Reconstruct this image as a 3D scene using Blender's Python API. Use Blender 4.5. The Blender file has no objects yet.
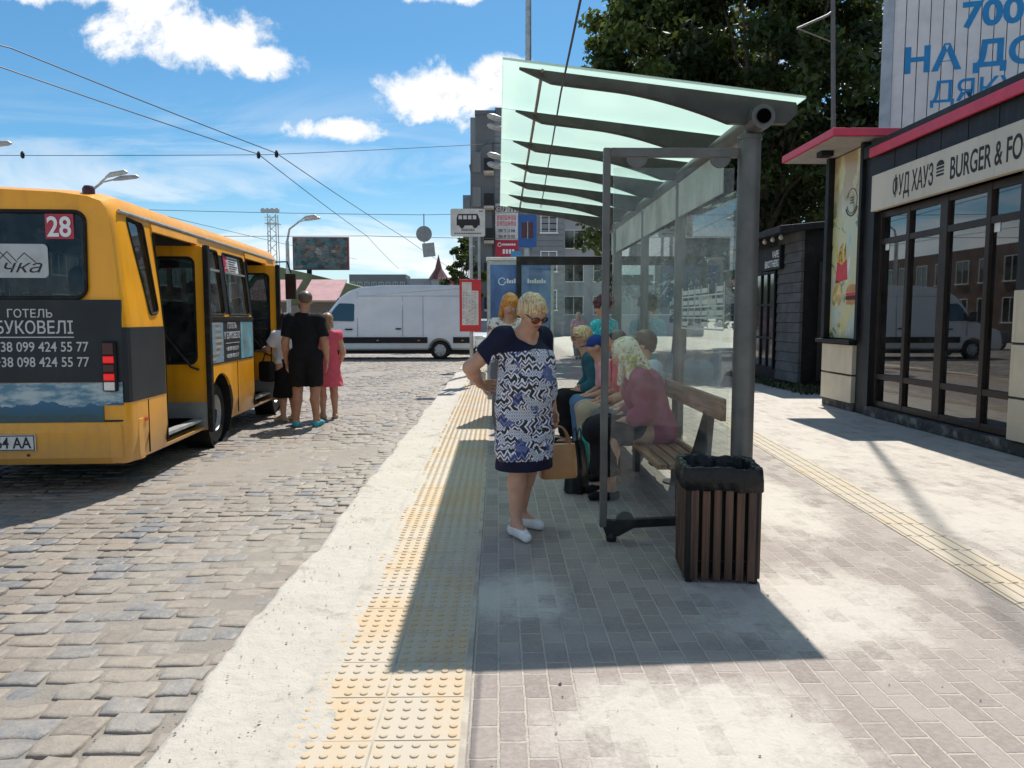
import bpy, bmesh, math, random
import numpy as np
from mathutils import Vector, Matrix
rnd = random.Random(7)
nrng = np.random.default_rng(5)
S = bpy.context.scene
COL = S.collection
PI = math.pi
R = math.radians

# ------------------------------------------------------------------ materials
class NT:
    """small node-tree writer"""
    def __init__(s, tree): s.t = tree; s.n = tree.nodes; s.l = tree.links
    def new(s, typ, **kw):
        n = s.n.new(typ)
        for k, v in kw.items():
            if k[0] == '_': continue
            setattr(n, k, v)
        return n
    def put(s, sock, v):
        if isinstance(v, bpy.types.NodeSocket): s.l.new(v, sock)
        elif isinstance(v, (tuple, list)) and sock.type == 'RGBA' and len(v) == 3: sock.default_value = (*v, 1)
        else: sock.default_value = v
    def math(s, op, a, b=0.0, c=None, clamp=False):
        n = s.new('ShaderNodeMath', operation=op, use_clamp=clamp)
        s.put(n.inputs[0], a); s.put(n.inputs[1], b)
        if c is not None: s.put(n.inputs[2], c)
        return n.outputs[0]
    def mix(s, f, a, b, blend='MIX'):
        n = s.new('ShaderNodeMix', data_type='RGBA', blend_type=blend)
        s.put(n.inputs['Factor'], f); s.put(n.inputs[6], a); s.put(n.inputs[7], b)
        return n.outputs[2]
    def noise(s, vec, scale, detail=3, rough=.55, dist=0.):
        n = s.new('ShaderNodeTexNoise')
        s.put(n.inputs['Vector'], vec); n.inputs['Scale'].default_value = scale
        n.inputs['Detail'].default_value = detail; n.inputs['Roughness'].default_value = rough
        n.inputs['Distortion'].default_value = dist
        return n.outputs['Fac']
    def ramp(s, f, stops, interp='LINEAR'):
        n = s.new('ShaderNodeValToRGB'); cr = n.color_ramp; cr.interpolation = interp
        while len(cr.elements) < len(stops): cr.elements.new(.5)
        for e, (p, c) in zip(cr.elements, stops):
            e.position = p; e.color = (*c, 1) if len(c) == 3 else c
        s.put(n.inputs[0], f); return n.outputs[0]
    def rng(s, v, a, b, c=0., d=1., smooth=True):
        n = s.new('ShaderNodeMapRange', interpolation_type='SMOOTHSTEP' if smooth else 'LINEAR')
        s.put(n.inputs[0], v)
        for i, x in enumerate((a, b, c, d)): s.put(n.inputs[1+i], x)
        return n.outputs[0]
    def coord(s, kind='Object'): return s.new('ShaderNodeTexCoord').outputs[kind]
    def pos(s): return s.new('ShaderNodeNewGeometry').outputs['Position']
    def sep(s, v):
        n = s.new('ShaderNodeSeparateXYZ'); s.put(n.inputs[0], v); return n.outputs
    def com(s, x, y, z):
        n = s.new('ShaderNodeCombineXYZ')
        for i, q in enumerate((x, y, z)): s.put(n.inputs[i], q)
        return n.outputs[0]
    def vscale(s, v, sc):
        n = s.new('ShaderNodeVectorMath', operation='MULTIPLY'); s.put(n.inputs[0], v); n.inputs[1].default_value = sc
        return n.outputs[0]
    def bump(s, h, strength=.3, dist=.01, normal=None):
        n = s.new('ShaderNodeBump'); n.inputs['Strength'].default_value = strength; n.inputs['Distance'].default_value = dist
        s.put(n.inputs['Height'], h)
        if normal is not None: s.put(n.inputs['Normal'], normal)
        return n.outputs[0]

def newmat(name):
    m = bpy.data.materials.new(name); m.use_nodes = True
    t = NT(m.node_tree); b = t.n['Principled BSDF']
    return m, t, b

def mat(name, col, rough=.6, metal=0., var=.12, vscale=6., bump=0., bscale=40., spec=.5, dirt=None, dirt_amt=.3, coat=0., coord='Object', emit=None, estr=0., streak=None, trans=0.):
    """painted / plain surface with mottling, uneven gloss, optional dirt blotches and bump"""
    m, t, b = newmat(name)
    v = t.coord(coord)
    n1 = t.noise(v, vscale, 4)
    c = t.mix(t.rng(n1, .3, .7), tuple(x*(1-var) for x in col), tuple(min(1, x*(1+var)) for x in col))
    if dirt is not None:
        n2 = t.noise(v, vscale*.6, 6, .7)
        c = t.mix(t.math('MULTIPLY', t.rng(n2, .48, .72), dirt_amt), c, dirt)
    if streak is not None:
        n3 = t.noise(t.vscale(v, (14, 14, .8)), 1., 4, .6)
        c = t.mix(t.math('MULTIPLY', t.rng(n3, .5, .75), .45), c, streak)
    t.put(b.inputs['Base Color'], c)
    t.put(b.inputs['Roughness'], t.math('ADD', rough-.06, t.math('MULTIPLY', t.noise(v, vscale*2.3, 3), .12), clamp=True))
    b.inputs['Metallic'].default_value = metal
    b.inputs['Specular IOR Level'].default_value = spec*(.5 if sum(col) < .15 and not coat else 1)
    b.inputs['Coat Weight'].default_value = coat
    b.inputs['Coat Roughness'].default_value = .08
    if trans: b.inputs['Transmission Weight'].default_value = trans
    if emit is not None:
        b.inputs['Emission Color'].default_value = (*emit, 1); b.inputs['Emission Strength'].default_value = estr
    if bump: t.put(b.inputs['Normal'], t.bump(t.noise(v, bscale, 5, .6), bump, .01))
    return m

def grime(m, z0, z1, col, amt):
    """road dirt splashed up the lower part of a vehicle"""
    t = NT(m.node_tree); b = t.n['Principled BSDF']; src = b.inputs['Base Color'].links[0].from_socket; v = t.coord('Object')
    f = t.math('MULTIPLY', t.rng(t.math('ADD', t.sep(v)[2], t.math('MULTIPLY', t.math('SUBTRACT', t.noise(v, 5, 6, .7), .5), .5)), z1, z0), amt)
    t.put(b.inputs['Base Color'], t.mix(f, src, col))
def wood(name, dark, light, axis=2, scale=1.):
    m, t, b = newmat(name)
    v = t.coord('Object')
    sc = [26, 26, 26]; sc[axis] = 1.4
    n = t.noise(t.vscale(v, tuple(q*scale for q in sc)), 1., 5, .65, .6)
    n2 = t.noise(v, 1.7, 2)
    c = t.mix(t.rng(n, .32, .68), dark, light)
    c = t.mix(t.rng(n2, .4, .7, 0, .35), c, tuple(x*.5 for x in dark))
    t.put(b.inputs['Base Color'], c)
    b.inputs['Roughness'].default_value = .55
    t.put(b.inputs['Normal'], t.bump(n, .25, .004))
    return m

def glass(name, tint=(.9, .96, .93), dirt=.05, refl=1., ior=1.45, dark=0.):
    """thin pane: see-through, mirror by Fresnel, a film of dust"""
    m, t, b = newmat(name); t.n.remove(b)
    out = t.n['Material Output']
    tr = t.new('ShaderNodeBsdfTransparent'); t.put(tr.inputs[0], tint)
    gl = t.new('ShaderNodeBsdfGlossy'); gl.inputs['Roughness'].default_value = .015
    fr = t.new('ShaderNodeFresnel'); fr.inputs[0].default_value = ior
    mx = t.new('ShaderNodeMixShader'); bf = t.new('ShaderNodeNewGeometry').outputs['Backfacing']; t.put(mx.inputs[0], t.math('MULTIPLY', t.math('MULTIPLY', fr.outputs[0], refl, clamp=True), t.math('SUBTRACT', 1., bf)))
    t.l.new(tr.outputs[0], mx.inputs[1]); t.l.new(gl.outputs[0], mx.inputs[2])
    df = t.new('ShaderNodeBsdfDiffuse'); t.put(df.inputs[0], (.75, .75, .72))
    v = t.coord('Object')
    n = t.math('MULTIPLY', t.rng(t.noise(v, 3.5, 6, .7), .3, .75), dirt)
    m2 = t.new('ShaderNodeMixShader'); t.put(m2.inputs[0], n)
    t.l.new(mx.outputs[0], m2.inputs[1]); t.l.new(df.outputs[0], m2.inputs[2])
    t.l.new(m2.outputs[0], out.inputs[0])
    return m

M = {}
SAND = (.66, .575, .46)
M['steel'] = mat('grey_powdercoat', (.10, .10, .097), .45, .3, .18, 5, bump=.05, dirt=(.24, .22, .19), dirt_amt=.22)
M['darksteel'] = mat('dark_steel', (.022, .022, .023), .45, .3, .2, 6, dirt=(.15, .14, .12), dirt_amt=.25)
M['galv'] = mat('galvanised', (.42, .43, .43), .45, .6, .15, 8, dirt=(.2, .18, .15), dirt_amt=.4)
M['black'] = mat('black_paint', (.011, .011, .012), .5, 0, .2, 5, dirt=(.08, .075, .07), dirt_amt=.2)
M['rubber'] = mat('rubber', (.012, .012, .012), .7, 0, .2, 14, bump=.1, dirt=(.10, .09, .08), dirt_amt=.3)
M['white'] = mat('white_paint', (.78, .78, .77), .35, 0, .05, 3, dirt=(.5, .46, .4), dirt_amt=.25)
M['vanwhite'] = mat('van_white', (.66, .68, .71), .25, 0, .04, 1.5, coat=.6, dirt=(.5, .46, .4), dirt_amt=.22)
M['yellow'] = mat('bus_yellow', (.88, .375, .006), .36, 0, .06, 1.5, coat=.2, dirt=(.34, .15, .02), dirt_amt=.35, streak=(.55, .22, .01))
grime(M['yellow'], .25, .85, (.26, .19, .11), .55)
grime(M['vanwhite'], .3, .9, (.36, .33, .29), .5)
M['decal'] = mat('dark_decal', (.024, .028, .033), .45, 0, .12, 2, dirt=(.10, .09, .08), dirt_amt=.2)
M['ink'] = mat('dark_ink', (.03, .03, .033), .6)
M['lettering'] = mat('white_lettering', (.75, .76, .77), .5, 0, .05)
M['greyletter'] = mat('grey_lettering', (.5, .51, .52), .5, 0, .05)
M['blueletter'] = mat('blue_lettering', (.004, .21, .50), .5, 0, .08)
M['red'] = mat('red_paint', (.55, .025, .03), .4, 0, .08)
M['redsign'] = mat('red_sign', (.45, .03, .06), .4, 0, .08)
M['redroof'] = mat('red_roof_trim', (.56, .03, .07), .42, 0, .1, dirt=(.3, .1, .1), dirt_amt=.3)
M['lamp_red'] = mat('red_lens', (.40, .004, .005), .3, 0, .05, coat=.2, emit=(1, .0, .0), estr=.35)
M['lamp_dark'] = mat('dark_red_lens', (.06, .004, .005), .35, 0, .05, coat=.1)
M['lamp_clear'] = mat('clear_lens', (.6, .6, .6), .15, .2, .05, coat=1.)
M['busglass'] = glass('bus_glass', (.50, .54, .54), .04, 1.2)
M['shopglass'] = glass('shop_glass', (.24, .26, .27), .03, 2.4, 1.55)
M['shelterglass'] = glass('shelter_glass', (.94, .975, .955), .085, 1.2)
M['darkglass'] = mat('dark_glass', (.012, .014, .017), .06, 0, .1, coat=1., spec=.8)
M['interior'] = mat('bus_interior', (.085, .08, .075), .7)
M['seatfab'] = mat('seat_fabric', (.04, .045, .07), .9, 0, .3, 30, bump=.2)
M['polish'] = mat('yellow_pole', (.6, .4, .03), .3)
M['binwood'] = wood('bin_wood', (.03, .015, .010), (.13, .058, .030), 2)
M['benchwood'] = wood('bench_wood', (.14, .06, .03), (.44, .22, .115), 1)
M['liner'] = mat('bin_liner', (.012, .012, .013), .28, 0, .2, 9, bump=.9, bscale=22)
M['beige'] = mat('beige_panel', (.56, .49, .36), .5, 0, .08, 2.5, streak=(.4, .33, .22))
M['signcream'] = mat('sign_cream', (.58, .52, .42), .55, 0, .07, 1.5, streak=(.42, .35, .25))
M['charcoal'] = mat('charcoal_cladding', (.017, .018, .020), .5, 0, .2, 2, dirt=(.07, .065, .06), dirt_amt=.3, streak=(.05, .05, .05))
M['frame'] = mat('bronze_frame', (.040, .029, .024), .4, .2, .15)
M['concrete'] = mat('concrete', (.42, .39, .34), .9, 0, .15, 5, bump=.3, bscale=60)
M['plinth'] = mat('dark_plinth', (.06, .055, .05), .85, 0, .3, 9, bump=.5, bscale=30, dirt=(.4, .36, .3), dirt_amt=.6)
M['skin'] = mat('skin', (.50, .27, .18), .55, 0, .08, 14)
M['skin_tan'] = mat('skin_tanned', (.42, .21, .13), .55, 0, .08, 14)
M['lip'] = mat('lips', (.42, .13, .11), .5)
M['eyewhite'] = mat('eye', (.5, .46, .42), .3)
M['shoewhite'] = mat('white_canvas', (.72, .71, .69), .8, 0, .06, 20, bump=.1)

# ------------------------------------------------------------------ objects
def tag(o, label=None, cat=None, group=None, kind=None):
    if label: o['label'] = label
    if cat: o['category'] = cat
    if group: o['group'] = group
    if kind: o['kind'] = kind
    return o
def thing(name, loc, label, cat, rz=0., group=None):
    o = bpy.data.objects.new(name, None); COL.objects.link(o)
    o.empty_display_size = .2
    o.location = loc; o.rotation_euler = (0, 0, rz)
    return tag(o, label, cat, group)
def link_mesh(name, me, mats, parent=None, smooth=False):
    o = bpy.data.objects.new(name, me); COL.objects.link(o)
    for m in (mats if isinstance(mats, (list, tuple)) else [mats]): me.materials.append(m)
    if parent is not None: o.parent = parent
    if smooth: me.polygons.foreach_set('use_smooth', [True]*len(me.polygons))
    return o
def copy_tree(o, parent=None):
    c = o.copy(); COL.objects.link(c)
    if parent is not None: c.parent = parent
    for ch in list(o.children): copy_tree(ch, c)
    return c

class MB:
    def __init__(s): s.v = []; s.f = []; s.mi = []
    def add(s, vs, fs, mi=0):
        k = len(s.v); s.v += [tuple(p) for p in vs]
        for f in fs: s.f.append(tuple(i+k for i in f)); s.mi.append(mi)
        return s
    def box(s, x0, x1, y0, y1, z0, z1, mi=0):
        vs = [(x, y, z) for z in (z0, z1) for y in (y0, y1) for x in (x0, x1)]
        return s.add(vs, [(0, 2, 3, 1), (4, 5, 7, 6), (0, 1, 5, 4), (2, 6, 7, 3), (0, 4, 6, 2), (1, 3, 7, 5)], mi)
    def rbox(s, c, size, rot, mi=0):
        m = rot if isinstance(rot, Matrix) else Matrix.Rotation(rot, 3, 'Z')
        h = [q/2 for q in size]; c = Vector(c)
        vs = [c + m @ Vector((x*h[0], y*h[1], z*h[2])) for z in (-1, 1) for y in (-1, 1) for x in (-1, 1)]
        return s.add(vs, [(0, 2, 3, 1), (4, 5, 7, 6), (0, 1, 5, 4), (2, 6, 7, 3), (0, 4, 6, 2), (1, 3, 7, 5)], mi)
    def bar(s, a, b, w, h, mi=0, up=(0, 0, 1)):
        a = Vector(a); b = Vector(b); d = (b-a).normalized(); u = Vector(up)
        if abs(d.dot(u)) > .98: u = Vector((0, 1, 0))
        x = d.cross(u).normalized(); z = x.cross(d)
        vs = [p + x*sx*w/2 + z*sz*h/2 for p in (a, b) for sz in (-1, 1) for sx in (-1, 1)]
        return s.add(vs, [(0, 1, 3, 2), (4, 6, 7, 5), (0, 4, 5, 1), (2, 3, 7, 6), (0, 2, 6, 4), (1, 5, 7, 3)], mi)
    def tube(s, pts, r, n=10, mi=0, cap=True):
        pts = [Vector(p) for p in pts]; rs = r if isinstance(r, (list, tuple)) else [r]*len(pts)
        rings = []; x = None
        for i, p in enumerate(pts):
            d = (pts[min(i+1, len(pts)-1)] - pts[max(i-1, 0)]).normalized()
            if x is None:
                u = Vector((0, 0, 1)) if abs(d.z) < .95 else Vector((0, 1, 0))
                x = d.cross(u).normalized()
            else: x = (x - d*x.dot(d)).normalized()
            y = d.cross(x)
            rings.append([p + (x*math.cos(2*PI*k/n) + y*math.sin(2*PI*k/n))*rs[i] for k in range(n)])
        vs = [q for g in rings for q in g]; fs = []
        for i in range(len(pts)-1):
            for k in range(n):
                fs.append((i*n+k, i*n+(k+1) % n, (i+1)*n+(k+1) % n, (i+1)*n+k))
        if cap: fs.append(tuple(range(n-1, -1, -1))); fs.append(tuple((len(pts)-1)*n+k for k in range(n)))
        return s.add(vs, fs, mi)
    def lathe(s, prof, c=(0, 0, 0), n=24, axis='Z', mi=0, cap=True):
        vs = []; fs = []; c = Vector(c)
        for r, z in prof:
            for k in range(n):
                a = 2*PI*k/n; p = (r*math.cos(a), r*math.sin(a), z)
                if axis == 'X': p = (p[2], p[0], p[1])
                if axis == 'Y': p = (p[1], p[2], p[0])
                vs.append(c + Vector(p))
        for i in range(len(prof)-1):
            for k in range(n): fs.append((i*n+k, i*n+(k+1) % n, (i+1)*n+(k+1) % n, (i+1)*n+k))
        if cap: fs.append(tuple(range(n-1, -1, -1))); fs.append(tuple((len(prof)-1)*n+k for k in range(n)))
        return s.add(vs, fs, mi)
    def prism(s, poly, a, b, axis='X', mi=0):
        """2-d outline extruded a..b along axis; outline is (y,z) for X, (x,z) for Y, (x,y) for Z"""
        n = len(poly)
        def P(p, t): return {'X': (t, p[0], p[1]), 'Y': (p[0], t, p[1]), 'Z': (p[0], p[1], t)}[axis]
        vs = [P(p, a) for p in poly] + [P(p, b) for p in poly]
        fs = [tuple(range(n-1, -1, -1)), tuple(range(n, 2*n))] + [(i, (i+1) % n, n+(i+1) % n, n+i) for i in range(n)]
        return s.add(vs, fs, mi)
    def build(s, name, mats, parent=None, smooth=False, bevel=0., seg=2, angle=35, fix=True):
        me = bpy.data.meshes.new(name); me.from_pydata(s.v, [], s.f)
        if any(s.mi): me.polygons.foreach_set('material_index', s.mi)
        if fix:
            bm = bmesh.new(); bm.from_mesh(me); bmesh.ops.recalc_face_normals(bm, faces=bm.faces); bm.to_mesh(me); bm.free()
        me.update()
        o = link_mesh(name, me, mats, parent, smooth)
        if bevel:
            b = o.modifiers.new('bevel', 'BEVEL'); b.width = bevel; b.segments = seg; b.limit_method = 'ANGLE'; b.angle_limit = R(angle)
            if smooth: b.harden_normals = False
        if smooth:
            try: me.set_sharp_from_angle(angle=R(40))
            except Exception: pass
        return o

def rrect(x0, x1, z0, z1, r, n=5):
    p = []
    for cx, cz, a0 in ((x1-r, z1-r, 0), (x0+r, z1-r, 90), (x0+r, z0+r, 180), (x1-r, z0+r, 270)):
        for k in range(n+1):
            a = R(a0+90*k/n); p.append((cx+r*math.cos(a), cz+r*math.sin(a)))
    return p
def rpoly(poly, r, n=4):
    out = []; m = len(poly)
    for i in range(m):
        p = Vector(poly[i]); a = (Vector(poly[i-1])-p).normalized(); b = (Vector(poly[(i+1) % m])-p).normalized()
        for k in range(n+1):
            t = k/n; q = p + a*r*(1-t)**2 + b*r*t**2
            out.append((q.x, q.y))
    return out

def lettering(s, size, m, parent, loc, rot, name='lettering', bold=0., align='LEFT', xs=1., extrude=.0015, shear=0.):
    cu = bpy.data.curves.new('txt', 'FONT'); cu.body = s; cu.size = size; cu.offset = bold*size; cu.extrude = extrude
    cu.align_x = align; cu.shear = shear; cu.resolution_u = 4
    tmp = bpy.data.objects.new('txt', cu); COL.objects.link(tmp)
    dg = bpy.context.evaluated_depsgraph_get(); dg.update()
    me = bpy.data.meshes.new_from_object(tmp.evaluated_get(dg)); bpy.data.objects.remove(tmp); bpy.data.curves.remove(cu)
    me.materials.clear()
    if xs != 1.: me.transform(Matrix.Diagonal((xs, 1, 1, 1)))
    me.name = name
    o = link_mesh(name, me, m, parent)
    o.location = loc; o.rotation_euler = rot
    return o
FRONT = (R(90), 0, 0)            # reads from -Y
def bool_apply(o, cutters, op='DIFFERENCE'):
    for c in cutters:
        md = o.modifiers.new('b', 'BOOLEAN'); md.operation = op; md.solver = 'EXACT'; md.object = c
    dg = bpy.context.evaluated_depsgraph_get(); dg.update()
    me = bpy.data.meshes.new_from_object(o.evaluated_get(dg))
    o.modifiers.clear(); old = o.data; o.data = me; bpy.data.meshes.remove(old)
    for c in cutters: bpy.data.objects.remove(c)

# ------------------------------------------------------------------ signed-distance modelling (people)
def cap(a, b, ra, rb=None, s=None, m=0, clip=None):
    return dict(t='c', a=np.array(a, float), b=np.array(b, float), ra=ra, rb=ra if rb is None else rb, s=None if s is None else np.array(s, float), m=m, clip=clip)
def ell(c, r, Rm=None, m=0, sub=False):
    return dict(t='e', c=np.array(c, float), r=np.array(r, float), R=None if Rm is None else np.array(Rm, float), m=m, sub=sub)
def inflate(p, d, m=None):
    q = dict(p)
    if q['t'] == 'c': q['ra'] = p['ra']+d; q['rb'] = p['rb']+d
    else: q['r'] = p['r']+d
    if m is not None: q['m'] = m
    return q
def ev(p, X):
    if p['t'] == 'c':
        a, b = p['a'], p['b']; Y = X
        if p['s'] is not None: Y = X/p['s']; a = a/p['s']; b = b/p['s']
        ba = b-a; L = float(ba @ ba)+1e-12
        t = np.clip(((Y-a) @ ba)/L, 0, 1)
        d = np.linalg.norm(Y-a-t[..., None]*ba, axis=-1)-(p['ra']+(p['rb']-p['ra'])*t)
        if p['s'] is not None: d = d*p['s'].min()
    else:
        Y = X-p['c']
        if p['R'] is not None: Y = Y @ p['R']
        k0 = np.linalg.norm(Y/p['r'], axis=-1); k1 = np.linalg.norm(Y/p['r']**2, axis=-1)+1e-9
        d = k0*(k0-1)/k1
    if p.get('clip') is not None:
        for p0, n in p['clip']:
            n = np.array(n, float); n = n/np.linalg.norm(n); d = np.maximum(d, (X-np.array(p0, float)) @ n)
    return d
def bbox(p):
    if p['t'] == 'c':
        s = np.ones(3) if p['s'] is None else p['s']
        r = max(p['ra'], p['rb'])*np.maximum(s, .01)
        return np.minimum(p['a'], p['b'])-r, np.maximum(p['a'], p['b'])+r
    r = p['r'].max(); return p['c']-r, p['c']+r
def sdf_mesh(prims, vox, k=.02, clips=(), wrinkle=None):
    pos = [p for p in prims if not p.get('sub')]
    lo = np.min([bbox(p)[0] for p in pos], 0)-3*vox-.01; hi = np.max([bbox(p)[1] for p in pos], 0)+3*vox+.01
    n = np.ceil((hi-lo)/vox).astype(int)+1
    F = np.full(n, 1.0)
    ax = [lo[i]+vox*np.arange(n[i]) for i in range(3)]
    for p in prims:
        b0, b1 = bbox(p); mg = k+4*vox
        i0 = np.clip(np.floor((b0-mg-lo)/vox).astype(int), 0, n-1); i1 = np.clip(np.ceil((b1+mg-lo)/vox).astype(int)+1, 1, n)
        sl = tuple(slice(i0[i], i1[i]) for i in range(3))
        X = np.stack(np.meshgrid(*[ax[i][sl[i]] for i in range(3)], indexing='ij'), -1)
        d = ev(p, X); f = F[sl]
        if p.get('sub'): F[sl] = np.maximum(f, -d)
        else:
            kk = p.get('k', k); h = np.maximum(kk-np.abs(f-d), 0)/kk
            F[sl] = np.minimum(f, d)-h*h*kk*.25
    if clips or wrinkle:
        X = np.stack(np.meshgrid(*ax, indexing='ij'), -1)
        if wrinkle: F = F+wrinkle(X)
        for p0, nn in clips:
            nn = np.array(nn, float); nn /= np.linalg.norm(nn); F = np.maximum(F, (X-np.array(p0, float)) @ nn)
    ins = F < 0
    C = [(0, 0, 0), (1, 0, 0), (0, 1, 0), (1, 1, 0), (0, 0, 1), (1, 0, 1), (0, 1, 1), (1, 1, 1)]
    def sub(A, c): return A[c[0]:A.shape[0]-1+c[0], c[1]:A.shape[1]-1+c[1], c[2]:A.shape[2]-1+c[2]]
    cs = sum(sub(ins, c).astype(np.int8) for c in C)
    act = (cs > 0) & (cs < 8)
    I = np.argwhere(act); acc = np.zeros((len(I), 3)); cnt = np.zeros(len(I))
    for e0 in range(8):
        for e1 in range(e0+1, 8):
            c0, c1 = np.array(C[e0]), np.array(C[e1])
            if np.abs(c0-c1).sum() != 1: continue
            f0 = F[tuple((I+c0).T)]; f1 = F[tuple((I+c1).T)]
            x = (f0 < 0) != (f1 < 0); t = f0/np.where(x, f0-f1, 1)
            acc += np.where(x[:, None], c0+t[:, None]*(c1-c0), 0); cnt += x
    V = lo+vox*(I+acc/cnt[:, None])
    idx = np.full(act.shape, -1); idx[act] = np.arange(len(I))
    quads = []
    for a in range(3):
        b, c = (a+1) % 3, (a+2) % 3
        A0 = [slice(None)]*3; A1 = [slice(None)]*3
        A0[a] = slice(0, -1); A1[a] = slice(1, None)
        s0 = ins[tuple(A0)]; s1 = ins[tuple(A1)]
        E = np.argwhere(s0 != s1)
        E = E[(E[:, b] > 0) & (E[:, c] > 0)]
        E = E[(E[:, b] < act.shape[b]) & (E[:, c] < act.shape[c])]
        flip = s0[tuple(E.T)]
        eb = np.zeros(3, int); eb[b] = 1; ec = np.zeros(3, int); ec[c] = 1
        q = np.stack([idx[tuple((E-eb-ec).T)], idx[tuple((E-ec).T)], idx[tuple(E.T)], idx[tuple((E-eb).T)]], 1)
        q[~flip] = q[~flip][:, ::-1]
        quads.append(q)
    Q = np.concatenate(quads); Q = Q[(Q >= 0).all(1)]
    return V, Q
def mesh_np(name, V, Q):
    me = bpy.data.meshes.new(name); n, m = len(V), len(Q); w = Q.shape[1]
    me.vertices.add(n); me.vertices.foreach_set('co', V.astype(np.float32).ravel())
    me.loops.add(m*w); me.loops.foreach_set('vertex_index', Q.astype(np.int32).ravel())
    me.polygons.add(m); me.polygons.foreach_set('loop_start', np.arange(0, m*w, w, dtype=np.int32))
    me.update(calc_edges=True); me.validate(); return me
def sdf_obj(name, prims, vox, mats, parent, k=.02, clips=(), wrinkle=None, matfn=None):
    V, Q = sdf_mesh(prims, vox, k, clips, wrinkle)
    me = mesh_np(name, V, Q)
    o = link_mesh(name, me, mats, parent, True)
    if isinstance(mats, (list, tuple)) and len(mats) > 1:
        c = V[Q].mean(1)
        if matfn is not None: mi = matfn(c)
        else:
            ps = [p for p in prims if not p.get('sub')]
            D = np.stack([ev(p, c) for p in ps], 1); mi = np.array([p['m'] for p in ps])[D.argmin(1)]
        if len(me.polygons) == len(mi): me.polygons.foreach_set('material_index', mi.astype(np.int32))
    return o
# ------------------------------------------------------------------ people
def rotm(yaw=0., pitch=0., roll=0.):
    """yaw>0 turns to the person's left, pitch>0 looks down"""
    return np.array(Matrix.Rotation(yaw, 3, 'Z') @ Matrix.Rotation(-pitch, 3, 'X') @ Matrix.Rotation(roll, 3, 'Y'))
def stand(H, **kw):
    J = dict(H=H, pel=(0, 0, .53), che=(0, .0, .72), nek=(0, -.012, .835), hd=(0, .012, .932), hr=(0, 0, 0))
    for s, x in (('R', 1), ('L', -1)):
        J.update({'sh'+s: (x*.102, -.005, .793), 'el'+s: (x*.142, -.02, .63), 'wr'+s: (x*.148, .03, .49), 'hn'+s: (x*.146, .05, .39),
                  'hip'+s: (x*.052, 0, .52), 'kn'+s: (x*.056, .012, .285), 'an'+s: (x*.058, -.015, .05), 'toe'+s: (x*.075, .085, .018), 'pn'+s: (-x, 0, 0)})
    J = {k: (tuple(q*H for q in v) if k not in ('H', 'hr') and k[:2] != 'pn' else v) for k, v in J.items()}
    J.update(kw); return J
def sit(H, seat=.45, **kw):
    g = H/1.65; z0 = seat+.085
    J = dict(H=H, pel=(0, 0, z0), che=(0, .05, z0+.33*g), nek=(0, .085, z0+.50*g), hd=(0, .135, z0+.66*g), hr=(0, .15, 0))
    for s, x in (('R', 1), ('L', -1)):
        J.update({'sh'+s: (x*.17*g, .07, z0+.45*g), 'el'+s: (x*.23*g, .09, z0+.17*g), 'wr'+s: (x*.12*g, .30, z0+.10), 'hn'+s: (x*.05*g, .41, z0+.085),
                  'hip'+s: (x*.085*g, .02, z0-.01), 'kn'+s: (x*.11*g, .43*g, z0), 'an'+s: (x*.11*g, .41*g, .085), 'toe'+s: (x*.125*g, .56*g, .03), 'pn'+s: (0, -.3, -1)})
    J.update(kw); return J
def hand_prims(J, s, H):
    w = np.array(J['wr'+s], float); d = np.array(J['hn'+s], float)-w; d /= np.linalg.norm(d)
    pn = np.array(J['pn'+s], float); pn -= d*(d @ pn); pn /= np.linalg.norm(pn)
    th = np.cross(d, pn)*(1 if s == 'R' else -1); L = .108*H; cu = J.get('curl'+s, .45)
    c = w+d*.27*L
    out = [cap(w, w+d*.1*L, .017*H/1.0*.9, .018*H*.9)]
    for k, (o, ln) in enumerate(((.20, .44), (.07, .50), (-.07, .47), (-.20, .37))):
        b0 = w+d*.12*L+th*o*.6*L; b1 = w+d*.52*L+th*o*L
        out.append(cap(b0, b1, .0088*H*.75, .0080*H*.75))
        a = cu*.6; v1 = d*math.cos(a)+pn*math.sin(a); a2 = cu*1.7; v2 = d*math.cos(a2)+pn*math.sin(a2)
        m1 = b1+v1*ln*.5*L; m2 = m1+v2*ln*.5*L
        out += [cap(b1, m1, .0066*H*.8, .0060*H*.8), cap(m1, m2, .0060*H*.8, .0050*H*.8)]
    t0 = w+d*.15*L+th*.12*L; t1 = t0+(d*.5+th*.75+pn*.3)*.26*L; t2 = t1+(d*.9+th*.25+pn*.35)*.26*L
    out += [cap(t0, t1, .010*H*.75, .0078*H*.8), cap(t1, t2, .0075*H*.8, .006*H*.8)]
    for p in out: p['k'] = .006
    return out
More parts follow.
